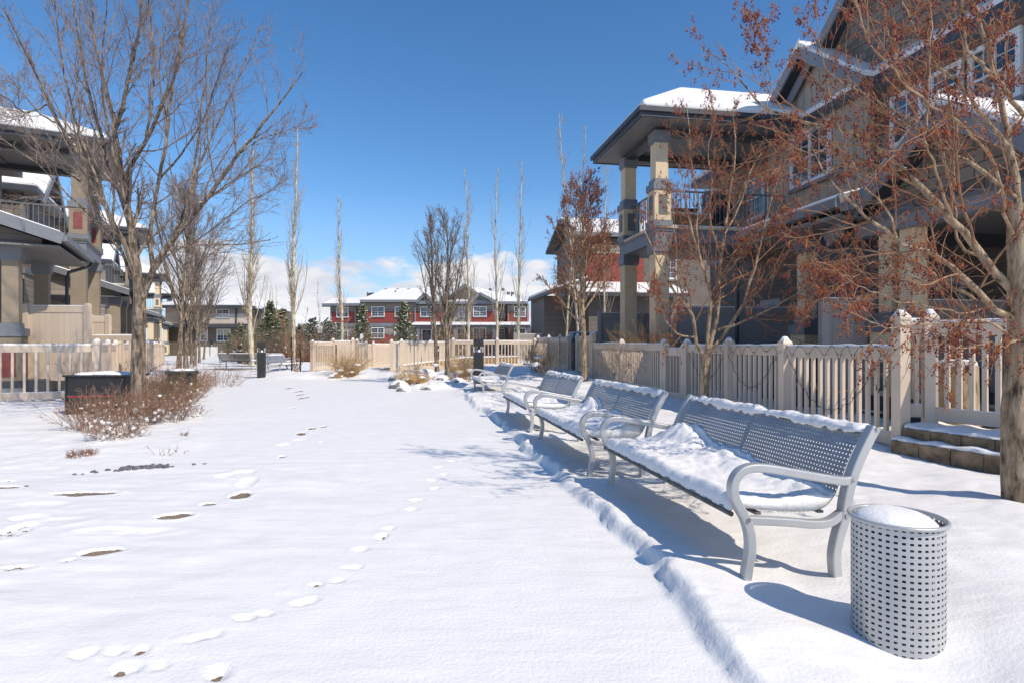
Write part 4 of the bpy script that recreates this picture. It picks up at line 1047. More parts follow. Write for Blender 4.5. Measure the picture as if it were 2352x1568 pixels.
# ------- the long red building
def red_building():
    d = 72; r = root('apartment_house', 'long distant red and taupe building with white windows and a snowy roof', 'house', (at(980, d), d, 0))
    X = lambda z: at(548.8+z/3, d)-r.location.x; Z = lambda z: zt(548.8+z/3, d)
    def wallband(x0, x1, y, zt_, zb, mat, nm='wall', back=10):
        m = MB(); m.box(X(x0), X(x1), y, back, Z(zb), Z(zt_)); obj(nm, m, M[mat], r)
    wallband(618, 2000, 2.0, 440, 495, 'lap_taupe'); wallband(618, 2000, 1.98, 495, 572, 'lap_red'); wallband(618, 2000, 2.0, 572, 800, 'lap_brown'); wallband(2000, 2070, 3.0, 600, 800, 'lap_brown')
    # projecting bays
    for x0, x1, y in ((618, 790, .9), (870, 1212, 0), (1212, 1420, .3), (1596, 1770, 0), (1855, 1990, .4)):
        wallband(x0, x1, y+.02, 440, 494, 'lap_taupe'); wallband(x0, x1, y, 494, 578, 'lap_red')
        wallband(x0, x1, y+.04, 578, 655, 'lap_taupe'); wallband(x0, x1, y+.01, 655, 800, 'lap_red')
        m = MB(); m.box(X(x0)-.05, X(x1)+.05, y-.06, y+.2, Z(498), Z(491)); m.box(X(x0)-.05, X(x1)+.05, y-.06, y+.2, Z(658), Z(652)); m.box(X(x0)-.12, X(x1)+.12, y-.12, y+.2, Z(603), Z(580)); parts('belt_trim', m, M['trim'], r)
        m = MB(); m.box(X(x0)-.06, X(x0)+.1, y-.07, y+.2, Z(600), Z(440)); m.box(X(x1)-.1, X(x1)+.06, y-.07, y+.2, Z(600), Z(440)); parts('corner_trim', m, M['lap_taupe'], r)
    wallband(1420, 1596, .6, 420, 580, 'lap_tan'); wallband(790, 870, 1.4, 440, 580, 'lap_tan')
    m = MB(); m.prism([(X(1400), .62, Z(440)), (X(1720), .62, Z(440)), (X(1560), .62, Z(330))], (0, .3, 0)); obj('gable_wall', m, M['lap_tan'], r)
    m = MB(); m.prism([(X(1590), -.02, Z(442)), (X(1775), -.02, Z(442)), (X(1660), -.02, Z(386))], (0, .5, 0)); m.prism([(X(1215), .28, Z(442)), (X(1415), .28, Z(442)), (X(1290), .28, Z(384))], (0, .5, 0)); parts('gable_wall', m, M['lap_taupe'], r)
    # roofs
    roof(r, 1, [[(X(845), -.7, Z(430)), (X(1225), -.7, Z(430)), (X(1225), 6, Z(318)), (X(940), 6, Z(318))], [(X(1225), -.3, Z(440)), (X(1990), -.3, Z(440)), (X(1990)-6.5, 6, Z(312)), (X(1225), 6, Z(312))], [(X(1990), -.3, Z(440)), (X(1990), 13, Z(440)), (X(1990)-6.5, 6, Z(312))]], .22, .3)
    roof(r, 1, [[(X(570), .2, Z(452)), (X(880), .2, Z(450)), (X(880), 6, Z(375)), (X(700), 6, Z(390)), (X(612), 3, Z(404))], ], .22, .3)
    m = MB()
    for (x0, z0), (x1, z1), y in (((1395, 445), (1560, 318), -.2), ((1560, 318), (1725, 445), -.2), ((1585, 448), (1662, 380), -.8), ((1662, 380), (1790, 448), -.8), ((1222, 442), (1288, 382), -.5), ((1288, 382), (1350, 442), -.5)):
        m.beam((X(x0), y, Z(z0)), (X(x1), y, Z(z1)), .35, .34)
    m.beam((X(845), -.75, Z(432)), (X(1225), -.75, Z(432)), .1, .3); m.beam((X(570), .15, Z(454)), (X(870), .15, Z(452)), .1, .3); m.beam((X(1225), -.35, Z(442)), (X(1990), -.35, Z(442)), .1, .3)
    parts('fascia', m, M['trim'], r)
    def slopes(x0, z0, xm, zm, x1, z1, y, yb):
        roof(r, 1, [[(X(x0), y, Z(z0)), (X(xm), y, Z(zm)), (X(xm), yb, Z(zm)), (X(x0), yb, Z(z0))], [(X(xm), y, Z(zm)), (X(x1), y, Z(z1)), (X(x1), yb, Z(z1)), (X(xm), yb, Z(zm))]], .2, .1)
    slopes(1395, 442, 1560, 315, 1725, 442, 0, 6); slopes(1585, 446, 1662, 377, 1790, 446, -.6, 3); slopes(1222, 440, 1288, 380, 1350, 440, -.3, 3)
    # porch roof
    roof(r, 1, [[(X(1200), -2.0, Z(598)), (X(2005), -2.0, Z(598)), (X(2005), .5, Z(580)), (X(1200), .5, Z(580))]], .18, .3)
    m = MB()
    for x_ in (1250, 1500, 1760, 1990): m.cbox(X(x_), -1.7, .35, .35, 0, Z(600))
    parts('porch_post', m, M['trim'], r)
    for x0, x1, z0, z1, y, l in ((662, 737, 472, 535, .9, 2), (917, 1000, 470, 533, 0, 2), (1078, 1160, 470, 533, 0, 2), (1250, 1335, 470, 533, .3, 2), (1515, 1552, 470, 535, .6, 1), (1617, 1703, 470, 533, 0, 2), (1790, 1825, 470, 535, 1.98, 1), (1900, 1972, 470, 533, .4, 2), (822, 850, 475, 535, 1.4, 1),
                                 (660, 735, 632, 690, .9, 2), (917, 998, 614, 680, 0, 2), (1076, 1160, 614, 680, 0, 2), (1505, 1550, 617, 696, .61, 1), (1617, 1700, 617, 696, 0, 2), (1790, 1825, 617, 696, 1.98, 1), (1900, 1972, 617, 690, .4, 2)):
        window(r, 1, (X((x0+x1)/2), y-.0, Z(z1)), (1, 0, 0), (0, -1, 0), (X(x1)-X(x0)), Z(z0)-Z(z1), l, True)
    for x0, x1 in ((1255, 1330),):
        m = MB(); m.box(X(x0), X(x1), .22, .29, 0, Z(622)); dd = obj('door', m, M['white'], r)
        m = MB(); m.box(X(x0)+.15, X(x1)-.15, .18, .215, .3, Z(628)); obj('pane', m, M['glass'], dd)
    rnd = random.Random(4)
    for px, pz in ((950, 322), (1035, 322), (1118, 322), (1205, 322), (1290, 322), (1372, 322), (1455, 322), (1640, 318), (1720, 318), (1815, 318), (862, 412), (962, 395), (1073, 395), (1137, 392), (850, 365), (873, 362), (1017, 352), (1082, 347), (1250, 372), (1295, 368), (1310, 368), (1680, 355), (1708, 358), (1855, 355), (1885, 355)):
        f = (440-pz)/(440-312); y = -.3+6.3*f
        m = MB(); m.cbox(X(px), y-.2, .4, .4, Z(pz)-.2, Z(pz)+.12); obj('roof_vent', m, M['alu_dark'], r)
    for px, pz in ((850, 378), (1040, 360), (1250, 380), (1878, 372)):
        f = (440-pz)/(440-312); y = -.3+6.3*f
        m = MB(); m.tube([(X(px), y-.2, Z(pz)-.3), (X(px), y-.2, Z(pz)+.4)], .09, 8); obj('roof_pipe', m, M['alu_dark'], r)
    m = MB(); m.tube([(X(1214), -.1, Z(440)), (X(1214), -.1, Z(800))], .08, 6); obj('downpipe', m, M['trim'], r)
red_building()
def snowy_roofs():
    d = 95; r = root('apartment_house', 'low distant building showing only its snowy gabled roof behind the spruces', 'house', (at(660, d), d, 0))
    X = lambda p: at(p, d)-r.location.x; Z = lambda p: zt(p, d)
    m = MB(); m.box(X(602), X(728), 0, 12, -.3, Z(752)); obj('wall', m, M['lap_dark'], r)
    roof(r, 1, [[(X(598), -.8, Z(756)), (X(730), -.8, Z(756)), (X(728), 6, Z(724)), (X(604), 6, Z(724))]], .3, .3)
    m = MB(); m.prism([(X(700), -1.2, Z(770)), (X(728), -1.2, Z(770)), (X(714), -1.2, Z(744))], (0, .6, 0)); m.prism([(X(625), -1.2, Z(770)), (X(690), -1.2, Z(770)), (X(650), -1.2, Z(742))], (0, .6, 0)); parts('gable_wall', m, M['lap_brown'], r)
    m = MB(); m.prism([(X(718), -.95, Z(737)), (X(730), -.95, Z(728)), (X(730), -.95, Z(736))], (0, .3, 0)); obj('roof_edge', m, M['trim_dark'], r)
snowy_roofs()

# ------------------------------------------------------------ trees
def nrm(v): return v/np.maximum(np.linalg.norm(v, axis=-1, keepdims=True), 1e-9)
def grow(rng, P0, D0, L, R0, K, wander=.12, up=.0, tip=.35):
    n = len(P0); P = np.zeros((n, K, 3)); P[:, 0] = P0; d = nrm(D0.copy()); st = (np.asarray(L)/(K-1)).reshape(-1, 1)
    for k in range(1, K):
        d = nrm(d+rng.normal(0, wander, (n, 3))+np.array([0, 0, up])); P[:, k] = P[:, k-1]+d*st
    f = np.linspace(1, tip, K)[None]; return P, np.asarray(R0).reshape(-1, 1)*f
def sample(rng, P, Rr, n, t0, t1, even=True):
    m, K = P.shape[:2]
    if even: t = t0+(t1-t0)*((np.arange(n)[None]+rng.random((m, n)))/n)
    else: t = t0+(t1-t0)*rng.random((m, n))
    q = t*(K-1); i = np.minimum(q.astype(int), K-2); f = (q-i)[..., None]; r = np.arange(m)[:, None]
    a, b = P[r, i], P[r, i+1]
    L = np.linalg.norm(np.diff(P, axis=1), axis=2).sum(1)
    return (a+(b-a)*f).reshape(-1, 3), nrm(b-a).reshape(-1, 3), (Rr[r, i]+(Rr[r, i+1]-Rr[r, i])*f[..., 0]).ravel(), np.repeat(L, n), t.ravel()
def diverge(rng, T, a0, a1):
    n = len(T); h = rng.normal(0, 1, (n, 3)); p = nrm(h-T*(h*T).sum(1, keepdims=True)); a = rng.uniform(a0, a1, (n, 1))
    return np.cos(a)*T+np.sin(a)*p
def tubes(P, Rr, m=3):
    n, K = P.shape[:2]; T = nrm(np.gradient(P, axis=1))
    h = np.where(np.abs(T[:, :1, 2:3]) > .9, np.array([1., 0, 0]), np.array([0, 0, 1.])); a = np.cross(T[:, :1], h); a = np.repeat(a, K, 1)
    a = nrm(a-T*(a*T).sum(2, keepdims=True)); b = np.cross(T, a)
    th = np.arange(m)*2*math.pi/m
    V = P[:, :, None]+Rr[:, :, None, None]*(a[:, :, None]*np.cos(th)[None, None, :, None]+b[:, :, None]*np.sin(th)[None, None, :, None])
    base = np.arange(n)[:, None, None]*K*m+np.arange(K-1)[None, :, None]*m; j = np.arange(m)[None, None]; j2 = (j+1) % m
    Fq = np.stack([base+j, base+j2, base+m+j2, base+m+j], -1).reshape(-1, 4)
    return V.reshape(-1, 3), Fq
class Acc:
    def __init__(s): s.V = []; s.F = []; s.n = 0
    def add(s, V, Fq): s.V.append(V); s.F.append(Fq+s.n); s.n += len(V)
    def tub(s, P, Rr, m=3): s.add(*tubes(P, Rr, m))
    def link(s, name, mat, parent, smooth=True):
        if s.V: return npobj(name, np.concatenate(s.V), np.concatenate(s.F), mat, parent, smooth)
def resample(pts, K):
    P = catmull(pts, 8); P = np.array([tuple(p) for p in P]); L = np.r_[0, np.cumsum(np.linalg.norm(np.diff(P, axis=0), axis=1))]
    q = np.linspace(0, L[-1], K); return np.stack([np.interp(q, L, P[:, i]) for i in range(3)], 1)
OCT = np.array([(1,0,0),(0,1,0),(-1,0,0),(0,-1,0),(0,0,1),(0,0,-1)], float)
def quads_from_oct(C, r, stretch=1.0):
    """small rounded berries: box with pinched corners"""
    T = np.array([(x, y, z) for z in (-1, 1) for x, y in ((-1,-1),(1,-1),(1,1),(-1,1))], float)*.62
    V = C[:, None]+T[None]*np.asarray(r).reshape(-1, 1, 1)*np.array([1, 1, stretch]); q = np.array([(0,3,2,1),(4,5,6,7),(0,1,5,4),(1,2,6,5),(2,3,7,6),(3,0,4,7)])
    return V.reshape(-1, 3), (np.arange(len(C))[:, None, None]*8+q[None]).reshape(-1, 4)
def _ico(sub=2):
    bm = bmesh.new(); bmesh.ops.create_icosphere(bm, subdivisions=sub, radius=1); V = np.array([v.co[:] for v in bm.verts]); Ft = np.array([[v.index for v in f.verts] for f in bm.faces]); bm.free(); return V, Ft
ICO = _ico(2)
def blobs(name, C, S, mat, parent, rng, rough=.25, world=True):
    if len(C) == 0: C = np.array([[*parent.location]]); S = np.full((1, 3), .01)
    V, Ft = ICO; Rn = 1+rough*(rng.random((len(C), len(V)))-.5)*1.2
    VV = C[:, None]+V[None]*Rn[..., None]*S[:, None]
    o = npobj(name, VV.reshape(-1, 3), (np.arange(len(C))[:, None, None]*len(V)+Ft[None]).reshape(-1, 3), mat, parent, True, world)
    if len(C) > 5: o['kind'] = 'stuff'
    return o
def leafquads(rng, C, D, l, w):
    n = len(C); s = nrm(np.cross(D, rng.normal(0, 1, (n, 3)))); l = np.asarray(l).reshape(-1, 1); w = np.asarray(w).reshape(-1, 1)
    V = np.stack([C, C+D*l*.5+s*w/2, C+D*l, C+D*l*.5-s*w/2], 1)
    return V.reshape(-1, 3), np.arange(n*4).reshape(-1, 4)
def limbset(limbs, d0, K=16):
    """limbs: (list of measured points, depth drift, r0, r1)"""
    P = []; Rr = []
    for pts, dd, r0, r1 in limbs:
        n = len(pts); q = [W(x, y, (d0 if not isinstance(dd, tuple) else d0+dd[0])+(dd if not isinstance(dd, tuple) else dd[1]-dd[0])*(i/(n-1))**1.1) for i, (x, y) in enumerate(pts)]
        P.append(resample(q, K)); Rr.append(np.linspace(r0, r1, K))
    return np.array(P), np.array(Rr)
def twiggy(rng, P, Rr, levels, out, keep=None):
    """levels: (n, t0, t1, a0, a1, Lfac, Lmin, Lmax, rfac, rmin, K, wander, up, sides)"""
    cur = (P, Rr); res = []
    for (n, t0, t1, a0, a1, Lf, Lmin, Lmax, rf, rmin, K, wa, up, m) in levels:
        C, T, rr, L, t = sample(rng, cur[0], cur[1], n, t0, t1)
        D = diverge(rng, T, a0, a1); LL = np.clip(L*Lf*(1.25-t)*rng.uniform(.6, 1.3, len(C)), Lmin, Lmax)
        if keep is not None:
            mk = keep(C, D, LL); C, D, LL, rr = C[mk], D[mk], LL[mk], rr[mk]
        cur = grow(rng, C, D, LL, np.maximum(rr*rf, rmin), K, wa, up, .45); out.tub(cur[0], cur[1], m); res.append(cur)
    return res
def snow_forks(parent, rng, P, Rr, n, rad=.9):
    C, T, rr, L, t = sample(rng, P, Rr, n, .02, .7, False)
    mk = (np.abs(T[:, 2]) < .8); C, rr = C[mk], rr[mk]
    if len(C): blobs('snow', C+np.stack([0*rr, 0*rr, rr*.85], 1), np.stack([rr*1.6, rr*1.2, rr*.55], 1)*rad, M['snow'], parent, rng)

def big_elm():
    rng = np.random.default_rng(5); d0 = 9.3; bx, by, _ = W(319, 960, d0)
    r = root('elm_tree', 'large bare elm at left among red brown shrubs, with a few dry leaves', 'tree', (bx, by, gz(bx, by)))
    T, TR = limbset([([(319, 985), (319, 940), (317, 860), (319, 770), (321, 700), (318, 640)], 0, .118, .082)], d0, 26)
    TR[0, :3] += np.array([.04, .02, .008]); a = Acc(); a.tub(T, TR, 20); 
    limbs = [([(321, 705), (313, 610), (303, 540), (297, 500), (285, 430), (272, 350), (263, 300), (258, 258)], (0, .1), .072, .036),
             ([(260, 275), (246, 225), (232, 160), (219, 100), (211, 30), (206, -50)], (.1, .5), .026, .010),
             ([(264, 300), (276, 262), (300, 160), (318, 80), (326, 10), (330, -60)], (.1, -.5), .032, .014),
             ([(316, 640), (297, 590), (270, 530), (246, 485), (224, 420), (195, 370), (165, 335), (137, 287), (115, 238), (85, 175), (45, 95), (10, 20)], (0, -1.6), .042, .008),
             ([(296, 510), (280, 458), (262, 420), (245, 385), (238, 332), (217, 262), (196, 175), (182, 90), (168, 0), (160, -60)], (0, 1.0), .036, .010),
             ([(292, 450), (296, 392), (315, 355), (336, 325), (367, 252), (395, 196), (415, 120), (432, 0), (440, -60)], (0, -.9), .036, .009),
             ([(322, 700), (338, 655), (358, 610), (395, 550), (437, 505), (480, 450), (504, 416), (546, 357), (595, 297), (655, 222), (700, 160)], (0, -.6), .055, .006),
             ([(352, 620), (342, 549), (352, 490), (366, 413), (381, 330), (387, 270), (396, 200), (412, 110), (430, 10), (436, -50)], (0, .9), .036, .010),
             ([(384, 280), (371, 210), (366, 140), (378, 80), (384, 10)], (.7, 1.2), .013, .006),
             ([(302, 700), (300, 640), (285, 585), (258, 520), (262, 450), (250, 380), (225, 300), (200, 240)], (0, 1.8), .030, .007),
             ([(302, 640), (284, 590), (262, 560), (225, 515), (190, 480), (140, 430), (90, 380), (20, 330), (-40, 280)], (.1, -2.2), .020, .004),
             ([(395, 550), (430, 470), (450, 400), (480, 330), (520, 240), (560, 150), (600, 60)], (0, 1.2), .024, .006),
             ([(345, 640), (380, 590), (440, 560), (500, 520), (560, 470), (620, 440), (655, 400)], (0, -1.0), .018, .003),
             ([(450, 483), (500, 440), (560, 400), (600, 380), (640, 395)], (-.3, -1.6), .014, .003),
             ([(245, 480), (200, 430), (120, 370), (60, 300), (0, 250)], (-.4, .6), .016, .004),
             ([(137, 287), (90, 260), (40, 200), (-20, 130)], (-1.0, .2), .014, .004),
             ([(546, 357), (600, 320), (660, 300), (700, 280)], (-.4, .4), .012, .003),
             ([(225, 420), (180, 300), (150, 180), (130, 60), (120, -60)], (-.6, -1.2), .02, .006),
             ([(290, 470), (255, 330), (235, 200), (240, 60), (250, -50)], (-.5, -1.4), .02, .006),
             ([(336, 325), (350, 220), (352, 110), (340, 0), (330, -60)], (-.6, -1.2), .018, .006),
             ([(420, 520), (440, 420), (455, 320), (470, 200), (480, 80), (490, -30)], (-.2, .8), .022, .006),
             ([(115, 238), (60, 260), (20, 230), (-30, 200)], (-1.0, -1.8), .012, .004),
             ([(366, 413), (420, 350), (470, 270), (500, 180), (530, 90)], (.4, -.6), .018, .005)]
    P, Rr = limbset(limbs, d0, 22); P[:, 1:] += rng.normal(0, .006, P[:, 1:].shape); a.tub(P, Rr*1.0, 10); a.link('trunk', M['elm'], r)
    c = Acc()
    res = twiggy(rng, P, Rr, [(13, .2, 1, .35, .8, .42, .35, 1.9, .44, .0048, 8, .10, .07, 5), (9, .12, 1, .4, .85, .50, .18, .9, .52, .0030, 6, .13, .04, 3), (4, .2, 1, .4, .9, .5, .06, .30, .6, .0020, 4, .15, .02, 3)], c)
    c.link('branches', M['elmtwig'], r)
    C, T, rr, L, t = sample(rng, *res[1], 1, .5, 1, False); k = rng.choice(len(C), 110, False); l = Acc(); l.add(*leafquads(rng, C[k], nrm(rng.normal(0, 1, (110, 3))+[0, 0, -.8]), rng.uniform(.03, .06, 110), rng.uniform(.015, .035, 110))); l.link('leaves', M['leaf'], r)
    snow_forks(r, rng, P, Rr, 3)
big_elm()

def auto_tree(name, label, x, y, H, r0, seed, fork, n1, spread, mat, tmat, base=None, lean=(0, 0), l1=(.55, 1), lev=None, group=None, cat='tree', up=.10, forkang=(.2, .5), K=14, straight=.03, snow=True):
    rng = np.random.default_rng(seed); z0 = gz(x, y) if base is None else base
    r = root(name, label, cat, (x, y, z0), 0, group); a = Acc()
    P, Rr = grow(rng, np.array([[x, y, z0-.1]]), np.array([[lean[0], lean[1], 1.]]), [H*.92], [r0], 24, straight, .02, .16)
    Rr[0, 0] *= 1.35; Rr[0, 1] *= 1.08
    a.tub(P, Rr, 12)
    C, T, rr, L, t = sample(rng, P, Rr, n1, fork, .93)
    D = diverge(rng, T, *forkang); LL = H*spread*(1.15-t)*rng.uniform(.75, 1.2, n1)
    P1, R1 = grow(rng, C, D, LL, np.maximum(rr*.55, .012), K, .05, up, .22); a.tub(P1, R1, 7); a.link('trunk', M[mat], r)
    c = Acc(); res = twiggy(rng, P1, R1, lev, c); c.link('branches', M[tmat], r)
    if snow: snow_forks(r, rng, P1[:6], R1[:6], 2)
    return r, P1, R1, res
ELEV = [(9, .2, 1, .3, .7, .45, .3, 1.4, .5, .006, 7, .09, .05, 4), (8, .1, 1, .35, .8, .5, .15, .7, .6, .0045, 5, .12, .03, 3), (4, .2, 1, .4, .9, .5, .1, .3, .6, .0035, 3, .12, .02, 3)]
x, y = G(409, 866); x, y = W(409, 0, 21)[0], 21
auto_tree('elm_tree', 'slim bare elm behind the green utility box, left one of the pair', x, y, 7.6, .095, 21, .26, 17, .66, 'elm', 'elmtwig', lev=ELEV, forkang=(.3, .8), up=.08)
x = W(427, 0, 23.5)[0]
auto_tree('elm_tree', 'slim wide fanned bare elm behind the green utility box, right one of the pair', x, 23.5, 7.6, .10, 22, .22, 20, .74, 'elm', 'elmtwig', lean=(.04, 0), lev=ELEV, forkang=(.35, .95), up=.07)
for i, (px, d, h, lb) in enumerate(((447, 33, 7.0, 'small bare elm just right of the slim elm pair'), (458, 41, 6.5, 'distant bare elm in front of the brown wall'), (468, 50, 6.5, 'most distant bare elm of the left row'), (440, 37, 7.0, 'bare elm hidden behind the slim elm pair'))):
    auto_tree('elm_tree', lb, W(px, 0, d)[0], d, h, .09, 30+i, .25, 12, .66, 'elm', 'greytwig', lev=[(8, .2, 1, .3, .7, .45, .3, 1.4, .5, .009, 5, .09, .05, 3), (8, .1, 1, .35, .8, .5, .2, .7, .6, .008, 4, .12, .03, 3)], snow=False, forkang=(.3, .8))

# columnar aspens
def aspen(label, px, d, pytop, seed, r0=.11, base=None, dens=1.0):
    x = W(px, 0, d)[0]; z0 = gz(x, d) if base is None else base; H = W(px, pytop, d)[2]-z0
    rng = np.random.default_rng(seed); r = root('aspen_tree', label, 'tree', (x, d, z0), 0, 'columnar aspens standing around the path'); a = Acc()
    P, Rr = grow(rng, np.array([[x, d, z0-.1]]), np.array([[0, 0, 1.]]), [H], [r0], 26, .022, .03, .12); a.tub(P, Rr, 9)
    n1 = int(30*dens); C, T, rr, L, t = sample(rng, P, Rr, n1, .12, .94); D = diverge(rng, T, .22, .5); LL = H*.24*(1.15-t)*rng.uniform(.6, 1.3, n1)
    P1, R1 = grow(rng, C, D, LL, np.maximum(rr*.30, .008), 12, .04, .13, .25); a.link('trunk', M['aspen'], r)
    c = Acc(); c.tub(P1, R1, 4)
    twiggy(rng, P1, R1, [(int(6*dens), .1, 1, .25, .7, .45, .2, .9, .6, .006, 6, .07, .10, 3), (4, .2, 1, .3, .7, .5, .12, .4, .7, .0045, 4, .08, .05, 3)], c)
    c.link('branches', M['aspentwig'], r); return r
aspen('thick old aspen trunk rising beside the second bollard on the left', 578, 35, 330, 41, .17, dens=1.4)
aspen('tall columnar aspen right of the thick trunk, by the garden stakes', 674, 36, 285, 42, .14, dens=1.3)
aspen('columnar aspen in front of the left end of the red building', 786, 40, 448, 43, .12)
aspen('columnar aspen behind the picket fence, right of the twin stemmed tree', 1073, 30, 375, 44, .085)
aspen('thin pale aspen behind the fence, middle one of the three by the red building', 1141, 30, 385, 45, .075, dens=.8)
aspen('thin pale aspen nearest the red crabapple, rising behind the corner fence', 1190, 28.5, 365, 46, .08, dens=.8)
aspen('tall thin aspen rising above the red crabapple', 1332, 24.5, 250, 47, .06, dens=.9)
aspen('pale aspen just left inside the red crabapple crown', 1300, 26, 275, 48, .055, dens=.8)
aspen('pale aspen between the red crabapple and the balcony roof', 1392, 27, 300, 49, .06, dens=.8)
aspen('small distant aspen by the sign post', 738, 62, 640, 50, .08, dens=.5)
for i, (px, pt) in enumerate(((614, 640), (628, 655), (640, 648), (596, 620))):
    aspen(['faint distant aspen behind the spruces, left one of three', 'faint distant aspen behind the spruces, middle one of three', 'faint distant aspen behind the spruces, right one of three', 'distant aspen directly behind the thick trunk'][i], px, 70, pt, 60+i, .09, dens=.5)

# twin bare crabapples in the rock bed
CL_ = [(8, .15, 1, .3, .65, .45, .25, 1.0, .5, .006, 6, .08, .06, 4), (7, .15, 1, .35, .8, .5, .12, .5, .6, .0045, 4, .12, .03, 3), (3, .3, 1, .4, .9, .5, .05, .18, .6, .0035, 3, .12, .02, 3)]
x, y = G(1027, 884); auto_tree('crabapple_tree', 'bare upright crabapple in the rock bed, front one of the pair', x, y, 5.2, .075, 71, .10, 14, .60, 'elm', 'greytwig', lev=CL_, forkang=(.2, .42), up=.06)
x, y = G(1004, 864); auto_tree('crabapple_tree', 'bare upright crabapple in the rock bed, rear left one of the pair', x, y, 6.6, .085, 72, .16, 16, .55, 'elm', 'greytwig', lev=CL_, forkang=(.2, .42), up=.06)

def berries(rng, r, P, Rr, n, t0, dens=5, drop=(.02, .055), rad=.006, sr=.0016, leafy=1.0):
    """hanging clusters: thin rust stalks ending in dark berries"""
    C, T, rr, L, t = sample(rng, P, Rr, n, t0, 1, False)
    if len(C) == 0: return
    C = np.repeat(C, dens, 0); m = len(C)
    D = nrm(rng.normal(0, .32, (m, 3))+[0, 0, -1]); ln = rng.uniform(*drop, m)
    S = Acc(); Pk, Rk = grow(rng, C, D, ln, np.full(m, sr), 3, .08, -.05, 1.0); S.tub(Pk, Rk, 3)
    if leafy:
        k = rng.random(m) < .6; q = C[k]; S.add(*leafquads(rng, q, nrm(rng.normal(0, .35, (len(q), 3))+[0, 0, -1]), leafy*rng.uniform(.02, .05, len(q)), leafy*rng.uniform(.005, .011, len(q))))
    S.link('stalks', M['stalk'], r)
    e = Pk[:, -1][rng.random(m) < .62]; B = Acc(); B.add(*quads_from_oct(e, rng.uniform(rad*.7, rad*1.25, len(e)), 1.1)); B.link('berries', M['berry'], r)

# red crabapple beside the third bench
def crab1():
    x, y = 2.02, 16.2
    r, P1, R1, res = auto_tree('crabapple_tree', 'dark red berried crabapple rising beside the third bench, in front of the taller fence step', x, y, 6.1, .085, 83, .29, 26, .50, 'crab', 'crabtwig', lev=[(10, .15, 1, .35, .9, .45, .25, 1.2, .5, .0055, 6, .08, .04, 4), (8, .12, 1, .4, .9, .5, .12, .5, .6, .004, 4, .12, .02, 3), (3, .3, 1, .4, .9, .5, .05, .15, .6, .003, 3, .12, 0, 3)], forkang=(.45, 1.0), up=.045)
    rng = np.random.default_rng(84); berries(rng, r, *res[1], 2, .35, 3, (.02, .06), .0075, .0025)
crab1()

def crab2():
    rng = np.random.default_rng(91); d0 = 9.9; bx, by, _ = W(1618, 945, d0)
    r = root('crabapple_tree', 'forked crabapple full of rust coloured fruit clusters in front of the right fence', 'tree', (bx, by, gz(bx, by)))
    T, TR = limbset([([(1618, 975), (1617, 940), (1618, 900), (1620, 860), (1622, 815)], 0, .082, .072)], d0, 14); TR[0, 0] += .03
    a = Acc(); a.tub(T, TR, 14)
    LB = [([(1620, 820), (1604, 799), (1598, 778), (1593, 730), (1578, 705), (1561, 692), (1534, 644), (1515, 610), (1500, 575), (1484, 538), (1470, 500)], -.7, .032, .007),
          ([(1622, 812), (1628, 760), (1630, 724), (1633, 671), (1622, 645), (1614, 618), (1598, 564), (1588, 530), (1578, 480), (1570, 430), (1560, 380)], -.4, .036, .007),
          ([(1624, 812), (1640, 760), (1649, 711), (1652, 644), (1656, 590), (1665, 538), (1670, 484), (1684, 400), (1690, 330), (1682, 250)], .3, .040, .007),
          ([(1626, 812), (1655, 780), (1680, 742), (1708, 698), (1724, 644), (1738, 600), (1748, 560), (1761, 498), (1778, 440), (1795, 370)], -.3, .036, .006),
          ([(1650, 758), (1670, 752), (1692, 746), (1748, 719), (1790, 700), (1814, 684), (1868, 658), (1910, 640)], -.9, .022, .005),
          ([(1598, 775), (1570, 772), (1548, 760), (1530, 735), (1510, 690), (1490, 650)], -.8, .018, .004),
          ([(1614, 618), (1600, 540), (1603, 460), (1590, 390), (1583, 310), (1578, 240)], (-.3, .3), .018, .005),
          ([(1656, 590), (1630, 500), (1636, 420), (1626, 350), (1640, 280), (1630, 215)], (.2, -.4), .018, .005),
          ([(1593, 730), (1560, 650), (1554, 580), (1548, 500), (1540, 430)], (0, .9), .020, .005),
          ([(1665, 538), (1700, 470), (1722, 400), (1750, 350)], (.1, .9), .016, .005),
          ([(1708, 698), (1760, 650), (1800, 600), (1830, 540), (1850, 480)], (-.1, .6), .018, .005),
          ([(1652, 644), (1700, 590), (1730, 540), (1790, 500)], (0, -.8), .016, .004)]
    P, Rr = limbset(LB, d0, 18); P[:, 1:] += rng.normal(0, .006, P[:, 1:].shape); a.tub(P, Rr, 9); a.link('trunk', M['crab'], r)
    c = Acc(); res = twiggy(rng, P, Rr, [(15, .2, 1, .45, 1.0, .42, .25, 1.15, .44, .0042, 10, .10, .03, 4), (8, .12, 1, .5, 1.1, .5, .12, .5, .5, .0030, 6, .13, .01, 3), (2, .2, 1, .5, 1.1, .5, .05, .2, .6, .002, 3, .15, 0, 3)], c)
    c.link('branches', M['crabtwig'], r)
    berries(rng, r, *res[1], 1, .25, 4, (.025, .065), .0080, .0024, .75); berries(rng, r, *res[0], 4, .2, 4, (.02, .06), .0085, .0026, .75)
    snow_forks(r, rng, P, Rr, 2, .8)
crab2()

